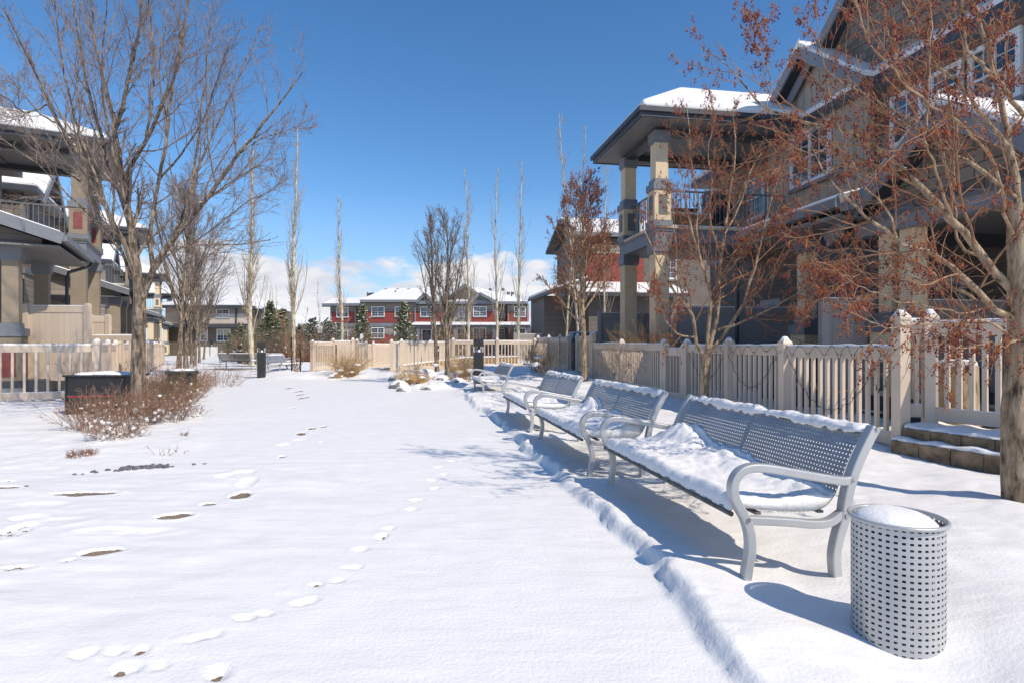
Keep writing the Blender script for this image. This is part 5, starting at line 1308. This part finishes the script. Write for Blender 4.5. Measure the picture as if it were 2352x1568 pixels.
def crab3():
    rng = np.random.default_rng(101); d0 = 3.96; bx, by, _ = W(2345, 1185, d0)
    r = root('crabapple_tree', 'nearest crabapple at the right edge with thick flaking trunk and berry laden limbs', 'tree', (bx, by, gz(bx, by)))
    T, TR = limbset([([(2350, 1230), (2347, 1170), (2343, 1050), (2340, 960), (2345, 860), (2348, 760), (2345, 660), (2341, 560), (2338, 470)], 0, .118, .060)], d0, 30); TR[0, :3] += np.array([.045, .02, .008])
    TR *= 1+.03*np.sin(np.arange(30)*1.3)
    a = Acc(); a.tub(T, TR, 22)
    LB = [([(2345, 690), (2320, 660), (2293, 640), (2255, 590), (2216, 538), (2188, 510), (2150, 465), (2110, 428), (2070, 385), (2038, 355), (1985, 325), (1916, 292), (1862, 285), (1800, 265), (1759, 252), (1705, 190), (1660, 140), (1612, 115)], .5, .050, .0035),
          ([(2350, 745), (2310, 722), (2272, 702), (2240, 664), (2188, 615), (2150, 590), (2125, 576), (2092, 572), (2062, 555), (2030, 530), (1990, 500), (1961, 468), (1925, 435), (1898, 405), (1875, 360), (1857, 310)], -.3, .038, .004),
          ([(2272, 702), (2223, 718), (2170, 712), (2118, 700), (2070, 695), (2027, 678), (1971, 657), (1940, 635), (1915, 600)], -.5, .018, .003),
          ([(2240, 690), (2215, 670), (2170, 650), (2128, 615), (2090, 598), (2048, 587), (1990, 575), (1943, 570), (1897, 576), (1848, 552), (1803, 517), (1780, 480)], .8, .022, .004),
          ([(2338, 480), (2334, 430), (2321, 342), (2307, 270), (2289, 189), (2267, 112), (2244, 27), (2230, -50)], .3, .050, .022),
          ([(2314, 335), (2285, 300), (2258, 265), (2208, 202), (2170, 165), (2141, 140), (2110, 80), (2080, 20), (2060, -30)], -.2, .026, .008),
          ([(2352, 265), (2320, 225), (2294, 189), (2255, 150), (2226, 121), (2216, 70), (2213, 22), (2205, -40)], -.5, .030, .012),
          ([(2334, 455), (2312, 441), (2262, 396), (2225, 370), (2186, 351), (2150, 328), (2114, 306), (2060, 262), (2006, 225), (1970, 208), (1938, 189), (1900, 165), (1862, 148)], .3, .032, .004),
          ([(2345, 800), (2325, 780), (2293, 751), (2250, 738), (2190, 742), (2120, 745), (2060, 752), (2000, 742), (1950, 715)], -.6, .022, .003),
          ([(2190, 512), (2180, 480), (2168, 450), (2150, 391), (2130, 345), (2123, 320), (2132, 225), (2134, 135), (2141, 20), (2135, -40)], (.1, -.5), .018, .006),
          ([(2062, 555), (2035, 480), (1990, 440), (1970, 400), (1940, 330), (1915, 260), (1900, 180), (1880, 90), (1870, 0)], (-.2, .4), .014, .004),
          ([(1759, 252), (1770, 190), (1750, 110), (1735, 40), (1720, -20)], (.3, .1), .008, .003),
          ([(2255, 590), (2200, 560), (2190, 450), (2150, 300), (2100, 200), (2050, 110), (2030, 20), (2010, -40)], (.2, 1.0), .020, .006),
          ([(2338, 560), (2310, 500), (2300, 420), (2250, 330), (2190, 270), (2120, 230), (2040, 150), (1990, 80), (1960, -20)], (0, -1.0), .022, .006),
          ([(2110, 428), (2060, 400), (2000, 400), (1940, 380), (1880, 400), (1820, 380), (1760, 395)], (.3, -.1), .013, .003),
          ([(2340, 780), (2290, 800), (2260, 790), (2220, 800), (2170, 790)], (-.1, -.4), .014, .003),
          ([(2341, 600), (2360, 520), (2400, 400), (2430, 250), (2440, 100)], .4, .045, .02),
          ([(2348, 700), (2400, 640), (2470, 560), (2520, 450)], -.3, .04, .015),
          ([(2293, 640), (2240, 660), (2180, 640), (2130, 650), (2080, 630), (2020, 640), (1960, 620), (1900, 640)], (.3, 1.0), .014, .003),
          ([(2128, 615), (2060, 620), (2010, 600), (1960, 640), (1900, 680), (1850, 700)], (.5, .2), .010, .003)]
    P, Rr = limbset(LB, d0, 26); Rr = Rr*np.where(np.arange(len(Rr)) < 2, .60, .50)[:, None]; P[:, 2:] += rng.normal(0, .0045, P[:, 2:].shape); Rr = Rr*(1+.035*rng.normal(0, 1, Rr.shape)); a.tub(P[:2], Rr[:2], 14); a.tub(P[4:8], Rr[4:8], 12)
    a.link('trunk', M['crab'], r)
    b = Acc(); sel = [2, 3]+list(range(8, len(LB))); b.tub(P[sel], Rr[sel], 9); b.link('limbs', M['crablimb'], r)
    c = Acc()
    keep = lambda C, D, L: (C[:, 1] > 2.2)
    res = twiggy(rng, P, Rr, [(13, .12, 1, .4, 1.0, .46, .22, 1.0, .44, .0030, 13, .085, .025, 5), (6, .1, 1, .45, 1.1, .40, .08, .40, .55, .0020, 8, .12, .0, 4), (2, .2, 1, .5, 1.1, .5, .03, .12, .6, .0014, 4, .12, 0, 3)], c, keep)
    c.link('branches', M['crabtwig'], r)
    berries(rng, r, *res[1], 1, .2, 5, (.02, .055), .0054, .0010, .7); berries(rng, r, *res[0], 3, .12, 6, (.025, .07), .0062, .0011, .75)
    snow_forks(r, rng, P[:4], Rr[:4], 2, .7)
crab3()

# ------------------------------------------------------------ conifers
def conifer(label, px, d, pytop, seed, w=.24, mat='needle', snow=.4, base=0.0, name='spruce_tree', dens=1.0):
    x = W(px, 0, d)[0]; H = W(px, pytop, d)[2]-base; rng = np.random.default_rng(seed)
    r = root(name, label, 'tree', (x, d, base), 0, 'small evergreens in front of the far buildings'); a = Acc()
    P, Rr = grow(rng, np.array([[x, d, base]]), np.array([[0, 0, 1.]]), [H], [H*.018], 12, .01, .02, .1); a.tub(P, Rr, 6); a.link('trunk', M['elm'], r)
    nb = int(150*dens); C, T, rr, L, t = sample(rng, P, Rr, nb, .04, .99)
    az = rng.uniform(0, 2*math.pi, nb); D = np.stack([np.cos(az), np.sin(az), rng.uniform(.05, .5, nb)], 1)
    LL = 1.25*H*w*(1.03-t)**.85*rng.uniform(.6, 1.25, nb)+.06
    Pb, Rb = grow(rng, C, D, LL, np.full(nb, .014), 8, .06, .04, .3)
    b = Acc(); b.tub(Pb, Rb, 3)
    Cn, Tn, _, Ln, tn = sample(rng, Pb, Rb, 26, .1, 1, False)
    Dn = diverge(rng, Tn, .2, 1.0); sz = rng.uniform(.10, .26, len(Cn))*H/5.5; b.add(*leafquads(rng, Cn, Dn, sz*1.1, sz*.5)); b.link('foliage', M[mat], r, False)
    if snow:
        Cs, _, _, _, _ = sample(rng, Pb, Rb, 2, .3, 1, False); k = rng.random(len(Cs)) < snow; Cs = Cs[k]
        s_ = rng.uniform(.035, .11, (len(Cs), 1))*H/5.5; blobs('snow', Cs+[0, 0, .04], np.concatenate([s_*1.6, s_*1.4, s_*.45], 1), M['snow'], r, rng, .5)
    return r
conifer('dark spruce between the thick aspen and the sign post, the tallest of the evergreens', 620, 50, 695, 201, .25, dens=1.4, snow=.25)
conifer('sparser spruce right of the tallest one, left of the second aspen', 649, 52, 710, 202, .24, dens=1.1, snow=.25)
conifer('spruce in front of the red building beside the sign, left of its middle', 832, 58, 700, 203, .22, dens=1.3, snow=.4)
conifer('pointed spruce before the red walls and lower windows', 927, 55, 692, 204, .24, dens=1.4, snow=.4)
conifer('small spruce right of the thick aspen, in front of the cream wall', 551, 62, 742, 205, .26, dens=1.1, snow=.3)
conifer('tiny dark spruce by the cream building garage', 527, 60, 765, 206, .3, dens=.9, snow=.3)
conifer('bushy pine dusted with snow, left of the sign post', 716, 45, 733, 207, .42, 'needle_blue', .9, name='pine_tree', dens=1.3)
conifer('round snow dusted pine just right of the sign post', 752, 47, 738, 208, .5, 'needle_blue', .9, name='pine_tree', dens=1.4)
conifer('snow dusted pine at the lower left corner of the red building', 775, 50, 742, 209, .45, 'needle_blue', .7, name='pine_tree', dens=1.2)
conifer('slim evergreen behind the twin stemmed crabapples', 1020, 58, 725, 210, .2, dens=.8, snow=.4)
conifer('narrow pine hidden behind the second aspen', 690, 46, 745, 211, .4, 'needle_blue', .6, name='pine_tree', dens=1.0)
conifer('dark little evergreen behind the far bench', 596, 56, 745, 212, .3, dens=.9, snow=.3)

# ------------------------------------------------------------ shrubs and grasses
def shrub(name, label, x, y, rad, h, n, seed, mat, snow=0, group=None, spread=.9, th=.003, sub=5, base=None, snow_s=.03, cat='shrub', flat=1.0):
    rng = np.random.default_rng(seed); z = gz(x, y) if base is None else base; r = root(name, label, cat, (x, y, z), 0, group)
    a = rng.uniform(0, 2*math.pi, n); q = rng.uniform(0, .55, n)**.5*rad; C = np.stack([x+np.cos(a)*q, y+np.sin(a)*q, np.full(n, z-.03)], 1)
    D = np.stack([np.cos(a)*spread*q/rad, np.sin(a)*spread*q/rad, np.full(n, flat)], 1)+rng.normal(0, .22, (n, 3))
    P, Rr = grow(rng, C, D, h*rng.uniform(.55, 1.15, n), np.full(n, th), 6, .10, .0, .5); A_ = Acc(); A_.tub(P, Rr, 3)
    twiggy(rng, P, Rr, [(sub, .25, 1, .35, .9, .38, .04, h*.45, .7, th*.6, 4, .14, .04, 3), (3, .2, 1, .4, .9, .4, .03, h*.2, .7, th*.5, 3, .14, .02, 3)], A_); A_.link('twigs', M[mat], r)
    if snow:
        Cs, _, _, _, _ = sample(rng, P, Rr, 6, .05, .75, False); Cs = Cs[rng.random(len(Cs)) < snow*.6]
        s_ = rng.uniform(.25, 1.2, (len(Cs), 1))**1.5*snow_s; ob = blobs('snow', Cs, s_*rng.uniform(.6, 1.4, (len(Cs), 3)), M['snow'], r, rng, .9); ob['kind'] = 'stuff'
    return r
SH = [(-5.5, 8.45, .40, .56, 170, 'red brown barberry shrub in front of the big elm trunk', .34), (-5.75, 8.0, .34, .5, 120, 'spiky red brown shrub against the right side of the black cabinet', .3), (-5.3, 8.95, .36, .5, 130, 'barberry shrub just right of the big elm trunk base', .4),
      (-6.1, 10.4, .45, .60, 130, 'red brown shrub directly behind the big elm trunk', .35), (-6.9, 11.7, .5, .62, 130, 'red brown shrub between the elm trunk and the green utility box', .45), (-7.7, 13.3, .6, .68, 130, 'shrub heaped with snow behind the green utility box', .5),
      (-6.5, 10.9, .36, .46, 120, 'low red shrub in front of the green utility box', .3), (-6.7, 11.8, .38, .55, 130, 'red brown shrub right of the green utility box', .4), (-8.0, 14.5, .5, .66, 130, 'rounded red brown shrub at the foot of the slim elm pair', .35), (-8.7, 14.8, .55, .60, 110, 'farther shrub by the picket fence, left of the slim elms', .3),
      (-7.2, 12.9, .42, .6, 130, 'rust coloured shrub at the right end of the planting bed', .4), (-8.4, 16.8, .7, .6, 110, 'small rear shrub beside the slim elm trunks', .3), (-6.9, 10.9, .40, .5, 90, 'tan shrub left of the elm trunk, behind the black cabinet', .2)]
for i, (x, y, rd, h, n, lb, sn) in enumerate(SH):
    shrub('barberry_shrub', lb, x, y, rd, h*1.1, int(n*.7), 300+i, 'tantwig' if i in (3, 7, 12) else 'redtwig', sn*.6, 'red brown shrubs around the big elm', th=.0036, sub=5, snow_s=.021)
x, y = G(262, 1012); shrub('low_shrub', 'low brown shrub with snow clumps in front of the barberries', x, y, .27, .30, 110, 330, 'redtwig', .35, th=.0028, spread=1.5, snow_s=.022)
x, y = G(190, 1049); shrub('low_shrub', 'tiny brown sprig tuft on the open snow at left', x, y, .10, .09, 60, 331, 'redtwig', .3, th=.0026, spread=1.2, snow_s=.012)
x, y = G(398, 1042); shrub('low_shrub', 'few bare stubs poking through the snow left of the path', x, y, .13, .10, 9, 332, 'tantwig', 0, th=.003, spread=1.4, sub=1)
x, y = G(372, 1044); shrub('low_shrub', 'two leaning dry stalks beside the bare stubs', x, y, .05, .16, 4, 333, 'redtwig', 0, th=.003, spread=1.8, sub=1)
x, y = G(432, 958); shrub('low_shrub', 'thin dark twigs with snow at the front of the barberry bed', x, y, .22, .22, 34, 334, 'redtwig', .4, th=.0026, spread=1.3, snow_s=.025)
x, y = G(424, 1006); shrub('low_shrub', 'small dry seed head poking from the snow bed', x, y, .04, .08, 6, 335, 'redtwig', 0, th=.003)
shrub('rose_bush', 'bare bush of long arching twigs behind the left front fence', -9.5, 13.2, .5, .95, 34, 340, 'greytwig', 0, th=.004, spread=1.3, sub=3)
shrub('rose_bush', 'bare bush of dark twigs right of the first inside the left garden', -8.9, 13.8, .4, .85, 26, 341, 'redtwig', 0, th=.004, spread=1.2, sub=3)
shrub('rose_bush', 'tall bare arching bush in front of the second left terrace', *LS(2.3, 19.6), .6, 1.5, 34, 342, 'redtwig', 0, th=.005, spread=1.2, sub=4)
shrub('tan_shrub', 'tan twiggy hedge bush in front of the balcony column on the right', *TS(6.2, 14.2), .75, 1.65, 240, 343, 'tantwig', 0, th=.0045, spread=.9, sub=6, base=.1)
shrub('tan_shrub', 'smaller tan twiggy bush right of the balcony column', *TS(6.1, 12.9), .45, 1.3, 110, 344, 'tantwig', 0, th=.0045, spread=.9, sub=6, base=.1)
shrub('tan_shrub', 'tan twiggy bush left of the balcony column, behind the fence', *TS(6.2, 15.6), .5, 1.45, 110, 345, 'tantwig', 0, th=.0045, spread=.9, sub=6, base=.1)
shrub('low_shrub', 'dark reddish low shrub at the foot of the front bare crabapple', *G(1060, 886), .28, .28, 120, 346, 'redtwig', .3, th=.004, spread=1.2, snow_s=.03)
shrub('low_shrub', 'dark bare shrub inside the corner fence behind the berry tree', *TS(4.2, 19.2), .4, 1.1, 70, 347, 'redtwig', 0, th=.005, spread=.7)
for i, (px, d, h) in enumerate(((560, 44, 1.8), (596, 44, 2.3), (640, 42, 2.4), (668, 42, 2.6), (700, 40, 2.2), (750, 40, 2.2), (790, 42, 3.0), (880, 50, 2.2), (960, 50, 2.4), (1100, 44, 2.6), (1150, 42, 2.6), (1205, 38, 2.4), (1248, 36, 2.2), (1075, 40, 2.6))):
    shrub('bare_shrub', ['bare grey shrub at the foot of the small left spruce', 'bare shrub left of the dark tallest spruce', 'bare tan shrub under the tallest spruce', 'bare shrub below the sparser spruce', 'bare reddish shrub by the garden stakes', 'bare shrub behind the sign post', 'tall bare bush before the red building left bay', 'bare bush under the pointed spruce on its left', 'bare bush right of the pointed spruce', 'bare bush behind the fence before the red gables', 'bare bush behind the fence by the middle aspen', 'bare bush behind the fence corner', 'bare bush in the shade beyond the corner fence', 'bare upright bush left of the farthest bench bollard'][i], W(px, 0, d)[0], d, 1.2, h, 90, 400+i, ['greytwig', 'tantwig', 'greytwig'][i % 3], .1, 'bare shrubs before the far buildings', th=.011, spread=.8, sub=5, snow_s=.07, base=0)
def hedge():
    rng = np.random.default_rng(77); n = 2600
    x = rng.uniform(-17.5, -9.2, n); y = 38+rng.uniform(-.6, .6, n)+(x+13)*-.1
    r = root('hedge', 'long rust brown bare hedge behind the distant benches', 'hedge', (-13, 38, 0))
    P, Rr = grow(rng, np.stack([x, y, np.zeros(n)], 1), np.stack([rng.normal(0, .25, n), rng.normal(0, .25, n), np.ones(n)], 1), rng.uniform(.4, .85, n), np.full(n, .012), 4, .12, 0, .5); a = Acc(); a.tub(P, Rr, 3)
    twiggy(rng, P, Rr, [(3, .3, 1, .4, .9, .4, .1, .4, .7, .009, 3, .1, 0, 3)], a); a.link('twigs', M['hedge'], r)
hedge()
def grass(label, x, y, rad, h, n, seed, droop=-.22, group='straw ornamental grasses', base=None):
    rng = np.random.default_rng(seed); z = gz(x, y) if base is None else base; r = root('ornamental_grass', label, 'grass clump', (x, y, z), 0, group)
    a = rng.uniform(0, 2*math.pi, n); q = rng.random(n)**.6; C = np.stack([x+np.cos(a)*q*rad*.35, y+np.sin(a)*q*rad*.35, np.full(n, z-.02)], 1)
    D = np.stack([np.cos(a)*q*.8, np.sin(a)*q*.8, np.ones(n)], 1)+rng.normal(0, .15, (n, 3))
    P, Rr = grow(rng, C, D, h*rng.uniform(.6, 1.2, n), np.full(n, .0042), 7, .06, droop*.4, .3); A_ = Acc(); A_.tub(P, Rr, 3); A_.link('blades', M['straw'], r)
    k = max(4, int(n/60)); s_ = rng.uniform(.03, .09, (k, 1)); cc = np.stack([x+rng.normal(0, rad*.5, k), y-rad*.2+rng.normal(0, rad*.4, k), z+rng.uniform(0, h*.5, k)], 1)
    blobs('snow', cc, np.concatenate([s_*1.6, s_*1.3, s_*.7], 1), M['snow'], r, rng, .6)
W_ = lambda px, d: (W(px, 0, d)[0], d)
grass('tallest straw grass clump in front of the beige picket fence, left of the ramp', *W_(801, 21.4), .7, 1.15, 520, 501)
grass('small straw tuft left of the tallest straw clump', *W_(774, 20.8), .3, .35, 120, 502)
grass('straw grass among the snowy rocks, front left clump', *W_(944, 16.8), .5, .55, 380, 503)
grass('rust straw tuft right of the front clump among the rocks', *W_(965, 16.2), .35, .4, 200, 504)
grass('straw grass behind the bare crabapple pair, right clump', *W_(1073, 18.3), .6, .6, 380, 505)
grass('straw grass between the crabapple pair and the picket fence', *W_(1050, 20.5), .7, .7, 360, 506)
grass('small straw tuft under the farthest bench', *W_(1143, 16.6), .3, .3, 140, 507)
grass('thin tall grass with bent seed heads inside the corner fence', *W_(1262, 18.4), .9, 1.35, 90, 508, .02)
grass('small distant straw clump by the far benches', *W_(765, 28), .4, .5, 120, 509)
grass('yellow straw tuft beside the left garden stakes', *W_(735, 25.5), .5, .3, 150, 510)
# leafy brown plant stalks by the picket end
shrub('bare_shrub', 'thin dark perennial stalks left of the tallest straw clump', *W_(785, 21.0), .3, 1.1, 14, 420, 'redtwig', 0, None, th=.006, spread=.6, sub=4)
# rocks
def rocks():
    rng = np.random.default_rng(9)
    specs = [(914, 15.9, .42, .34, 'snow capped boulder at the left corner of the rock bed'), (932, 17.8, .5, .42, 'snow capped boulder behind the front straw clump'), (975, 18.4, .6, .4, 'long snow capped boulder behind the rust tuft'),
             (925, 14.9, .28, .2, 'small snow capped boulder at the front left of the rock bed'), (985, 15.6, .35, .2, 'low snow capped rock in front of the bare crabapple'), (1012, 17.0, .4, .22, 'rock under the bare crabapple pair'), (1050, 16.3, .3, .2, 'snowy rock behind the dark red low shrub'), (905, 19.5, .35, .25, 'rock at the ramp edge')]
    for px, d, w, h, lb in specs:
        x = W(px, 0, d)[0]; z = gz(x, d); r = root('boulder', lb, 'rock', (x, d, z), 0, 'boulders in the rock bed')
        blobs('rock', np.array([[x, d, z-h*.12]]), np.array([[w*.6, w*.5, h*.7]]), M['boulder'], r, rng, .22)
        blobs('snow', np.array([[x+.01, d+.04, z+h*.03]]), np.array([[w*.7, w*.56, h*.66]]), M['snow'], r, rng, .10)
rocks()
def gravel():
    rng = np.random.default_rng(19); r = root('gravel', 'patch of grey river stones showing through the snow left of the path', 'stones', (*G(335, 1076), 0)); n = 120
    px = rng.uniform(275, 388, n); py = 1077+rng.normal(0, 2.6, n)-(px-275)*.045; C = []
    for a, b in zip(px, py): x, y = G(a, b); C.append((x, y, gz(x, y)+.004))
    for a, b in ((214, 1082), (222, 1083), (172, 1086), (190, 1086), (248, 1080), (266, 1081), (280, 1080), (445, 1068), (470, 1066), (396, 1073), (60, 1122), (20, 1108)): x, y = G(a, b); C.append((x, y, gz(x, y)+.002))
    C = np.array(C); s_ = rng.uniform(.009, .021, (len(C), 1)); blobs('stones', C, s_*rng.uniform(.7, 1.3, (len(C), 3))*[1.3, 1.1, .8], M['stone'], r, rng, .4)
    r['kind'] = 'stuff'
gravel()

# ------------------------------------------------------------ cabinets, posts, odds and ends
def cabinet():
    x, y = -6.78, 9.5; r = root('utility_cabinet', 'black metal utility cabinet with a thin red line and snowy lid beside the elm', 'utility cabinet', (x, y, gz(x, y)-.02), R(3))
    m = MB(); m.box(-.47, .47, 0, .6, -.1, .63); obj('body', m, M['black'], r, bevel=.01)
    m = MB(); m.box(-.50, .52, -.03, .63, .63, .66); obj('lid', m, M['black'], r, bevel=.006)
    m = MB(); m.box(-.44, .3, -.006, -.001, .305, .322); obj('red_line', m, M['redpaint'], r)
    m = MB(); m.box(-.465, -.44, -.012, -.001, 0, .62); obj('door_edge', m, M['black'], r)
    rng = np.random.default_rng(2); cc = np.array([[-.22, .25, .665], [.0, .3, .67], [.2, .28, .665], [.36, .3, .66]]); blobs('snow', cc, np.array([[.24, .26, .04], [.26, .28, .05], [.22, .27, .042], [.16, .25, .035]]), M['snow'], r, rng, .04, False)
cabinet()
def green_box():
    x, y = W(417, 0, 12.6)[0], 12.6; r = root('utility_box', 'dark green plastic utility box with snowy top among the shrubs', 'utility box', (x, y, .17), R(8))
    m = MB(); m.prism([(-.22, -.15, 0), (.22, -.15, 0), (.24, -.17, .38), (-.24, -.17, .38)], (0, .4, 0)); obj('body', m, M['greenplastic'], r, bevel=.02)
    m = MB(); m.box(-.27, .27, -.20, .26, .38, .46); obj('lid', m, M['greenplastic'], r, bevel=.03)
    m = MB(); m.tube([(.05, -.18, .26), (.05, -.21, .26)], .035, 10); obj('knob', m, M['black'], r)
    rng = np.random.default_rng(2); blobs('snow', np.array([[0, .03, .46]]), np.array([[.26, .22, .05]]), M['snow'], r, rng, .04, False)
green_box()
def sign_post(label, px, d, pyt, w, h):
    x = W(px, 0, d)[0]; zt_ = W(0, pyt, d)[2]; r = root('sign_post', label, 'sign', (x, d, 0))
    m = MB(); m.tube([(0, 0, 0), (0, 0, zt_)], .045, 8); obj('post', m, M['galv'], r)
    m = MB(); m.box(-w/2, w/2, -.06, -.04, zt_-h, zt_); obj('plate', m, M['white'], r)
sign_post('grey steel post with a small pale sign left of the red building', 736, 42, 749, .34, .5)
sign_post('short grey post with a small white sign behind the beige fences', 831, 38, 767, .2, .3)
for i, (px, lb) in enumerate(((670, 'left dark green metal garden stake by the far bench'), (690, 'right dark green metal garden stake by the far bench'))):
    x = W(px, 0, 22.5)[0]; m = MB(); m.tube([(x, 22.5, 0), (x, 22.5, 1.5 if i == 0 else 1.25)], .03, 6); tag(obj('garden_stake', m, M['wire']), lb, 'stake')
shrub('bare_sapling', 'dark red young sapling tied between the two garden stakes', W(681, 0, 22.5)[0], 22.5, .12, 2.3, 12, 450, 'redtwig', 0, None, th=.012, spread=.3, sub=8, cat='sapling')
def gate_post():
    x = W(912, 0, 22.0)[0]; m = MB(); m.cbox(x, 22.0, .08, .08, 0, 1.25); tag(obj('grey_post', m, M['galv']), 'plain grey post in front of the ramp wall', 'post')
    r = root('bollard_light', 'small black bollard light seen through the ramp fence pickets', 'bollard light', (W(858+14, 0, 27)[0]+2.6, 27.5, .3)); m = MB(); m.cbox(0, 0, .2, .2, 0, .62); obj('post', m, M['bollard'], r); m = MB(); m.cbox(0, 0, .2, .2, .74, .9); obj('cap', m, M['bollard'], r); m = MB(); m.lathe(0, 0, [(.08, .62), (.03, .74)], 10); obj('reflector', m, M['reflector'], r)
gate_post()
def parked():
    # low parked car roofs / covered grills just over the corner fence
    r = root('covered_barbecue', 'pale blue grey covered barbecue behind the corner fence', 'barbecue', (*TS(6.4, 20.5), .2), TH)
    m = MB(); m.box(-.75, .75, -.4, .4, .1, 1.15); m.prism([(-.8, -.45, 1.15), (.8, -.45, 1.15), (.7, -.3, 1.42), (-.7, -.3, 1.42)], (0, .75, 0)); obj('cover', m, M['railing'], r, bevel=.04)
    m = MB(); m.box(-.68, .68, -.28, .40, 1.425, 1.46); obj('snow', m, M['snow'], r, bevel=.015)
parked()

# ------------------------------------------------------------ sky, sun, camera
SUN_AZ = R(41); SUN_EL = R(46)
sdir = Vector((math.cos(SUN_AZ)*math.cos(SUN_EL), -math.sin(SUN_AZ)*math.cos(SUN_EL), math.sin(SUN_EL)))
w = bpy.data.worlds.new('World'); scene.world = w; w.use_nodes = True; nt = w.node_tree
bg = nt.nodes['Background']; bg.inputs['Strength'].default_value = .142
sky = N(nt, 'ShaderNodeTexSky'); sky.sky_type = 'NISHITA'; sky.sun_disc = False; sky.sun_elevation = SUN_EL
sky.sun_rotation = math.atan2(sdir.x, sdir.y); sky.air_density = 1.0; sky.dust_density = .3; sky.ozone_density = 3.0; sky.altitude = 700
tc = N(nt, 'ShaderNodeTexCoord').outputs['Generated']; sp = N(nt, 'ShaderNodeSeparateXYZ'); LK(nt, tc, sp.inputs[0])
z = sp.outputs[2]
# clouds: project the view direction on a low flat layer, keep them to a belt above the horizon
zz = math_node(nt, 'MAXIMUM', z, .02)
mp = N(nt, 'ShaderNodeMapping'); mp.inputs['Scale'].default_value = (1.0, 1.0, 2.6); mp.inputs['Location'].default_value = (3.3, 8.2, 9.4); LK(nt, tc, mp.inputs[0])
n1 = noise(nt, mp.outputs[0], 5.2, 8, .5)
belt = ramp(nt, z, [(.0, (.62, .62, .62)), (.05, (.78, .78, .78)), (.095, (.9, .9, .9)), (.15, (.62, .62, .62)), (.20, (0, 0, 0))])
cv = math_node(nt, 'ADD', math_node(nt, 'MULTIPLY', n1, .95), math_node(nt, 'MULTIPLY', belt, .34))
cm = ramp(nt, cv, [(.695, (0, 0, 0)), (.755, (1, 1, 1))])
shade = ramp(nt, noise(nt, mp.outputs[0], 9, 5, .6), [(.33, (4.3, 4.7, 5.5)), (.6, (6.5, 6.5, 6.7))])
# deepen the blue a little as the photograph's sky does
hs = N(nt, 'ShaderNodeHueSaturation'); hs.inputs['Saturation'].default_value = 1.22; hs.inputs['Value'].default_value = 1.18; LK(nt, sky.outputs[0], hs.inputs['Color'])
haze = ramp(nt, z, [(0, (.75, .75, .75)), (.25, (0, 0, 0))])
skyc = mix_col(nt, haze, hs.outputs[0], (2.7, 4.0, 6.1))
LK(nt, mix_col(nt, cm, skyc, shade), bg.inputs['Color'])
ld = bpy.data.lights.new('sun', 'SUN'); ld.energy = 4.25; ld.angle = R(.53); ld.color = (1, .895, .76)
lo = bpy.data.objects.new('sun', ld); col.objects.link(lo); lo.rotation_euler = sdir.to_track_quat('Z', 'Y').to_euler(); lo.location = (20, -20, 30)
cd = bpy.data.cameras.new('camera'); cam = bpy.data.objects.new('camera', cd); col.objects.link(cam); scene.camera = cam
cd.sensor_width = 36; cd.lens = 36*F/2352; cd.clip_end = 1500; cd.clip_start = .05; cd.shift_y = 11/2352
cam.location = (0, 0, CAMH); cam.rotation_euler = (R(90), 0, 0)
scene.view_settings.view_transform = 'Standard'; scene.view_settings.look = 'None'; scene.view_settings.exposure = 0
scene.render.engine = 'CYCLES'; scene.cycles.transparent_max_bounces = 16; scene.cycles.max_bounces = 6
scene.render.resolution_x = 1024; scene.render.resolution_y = 682
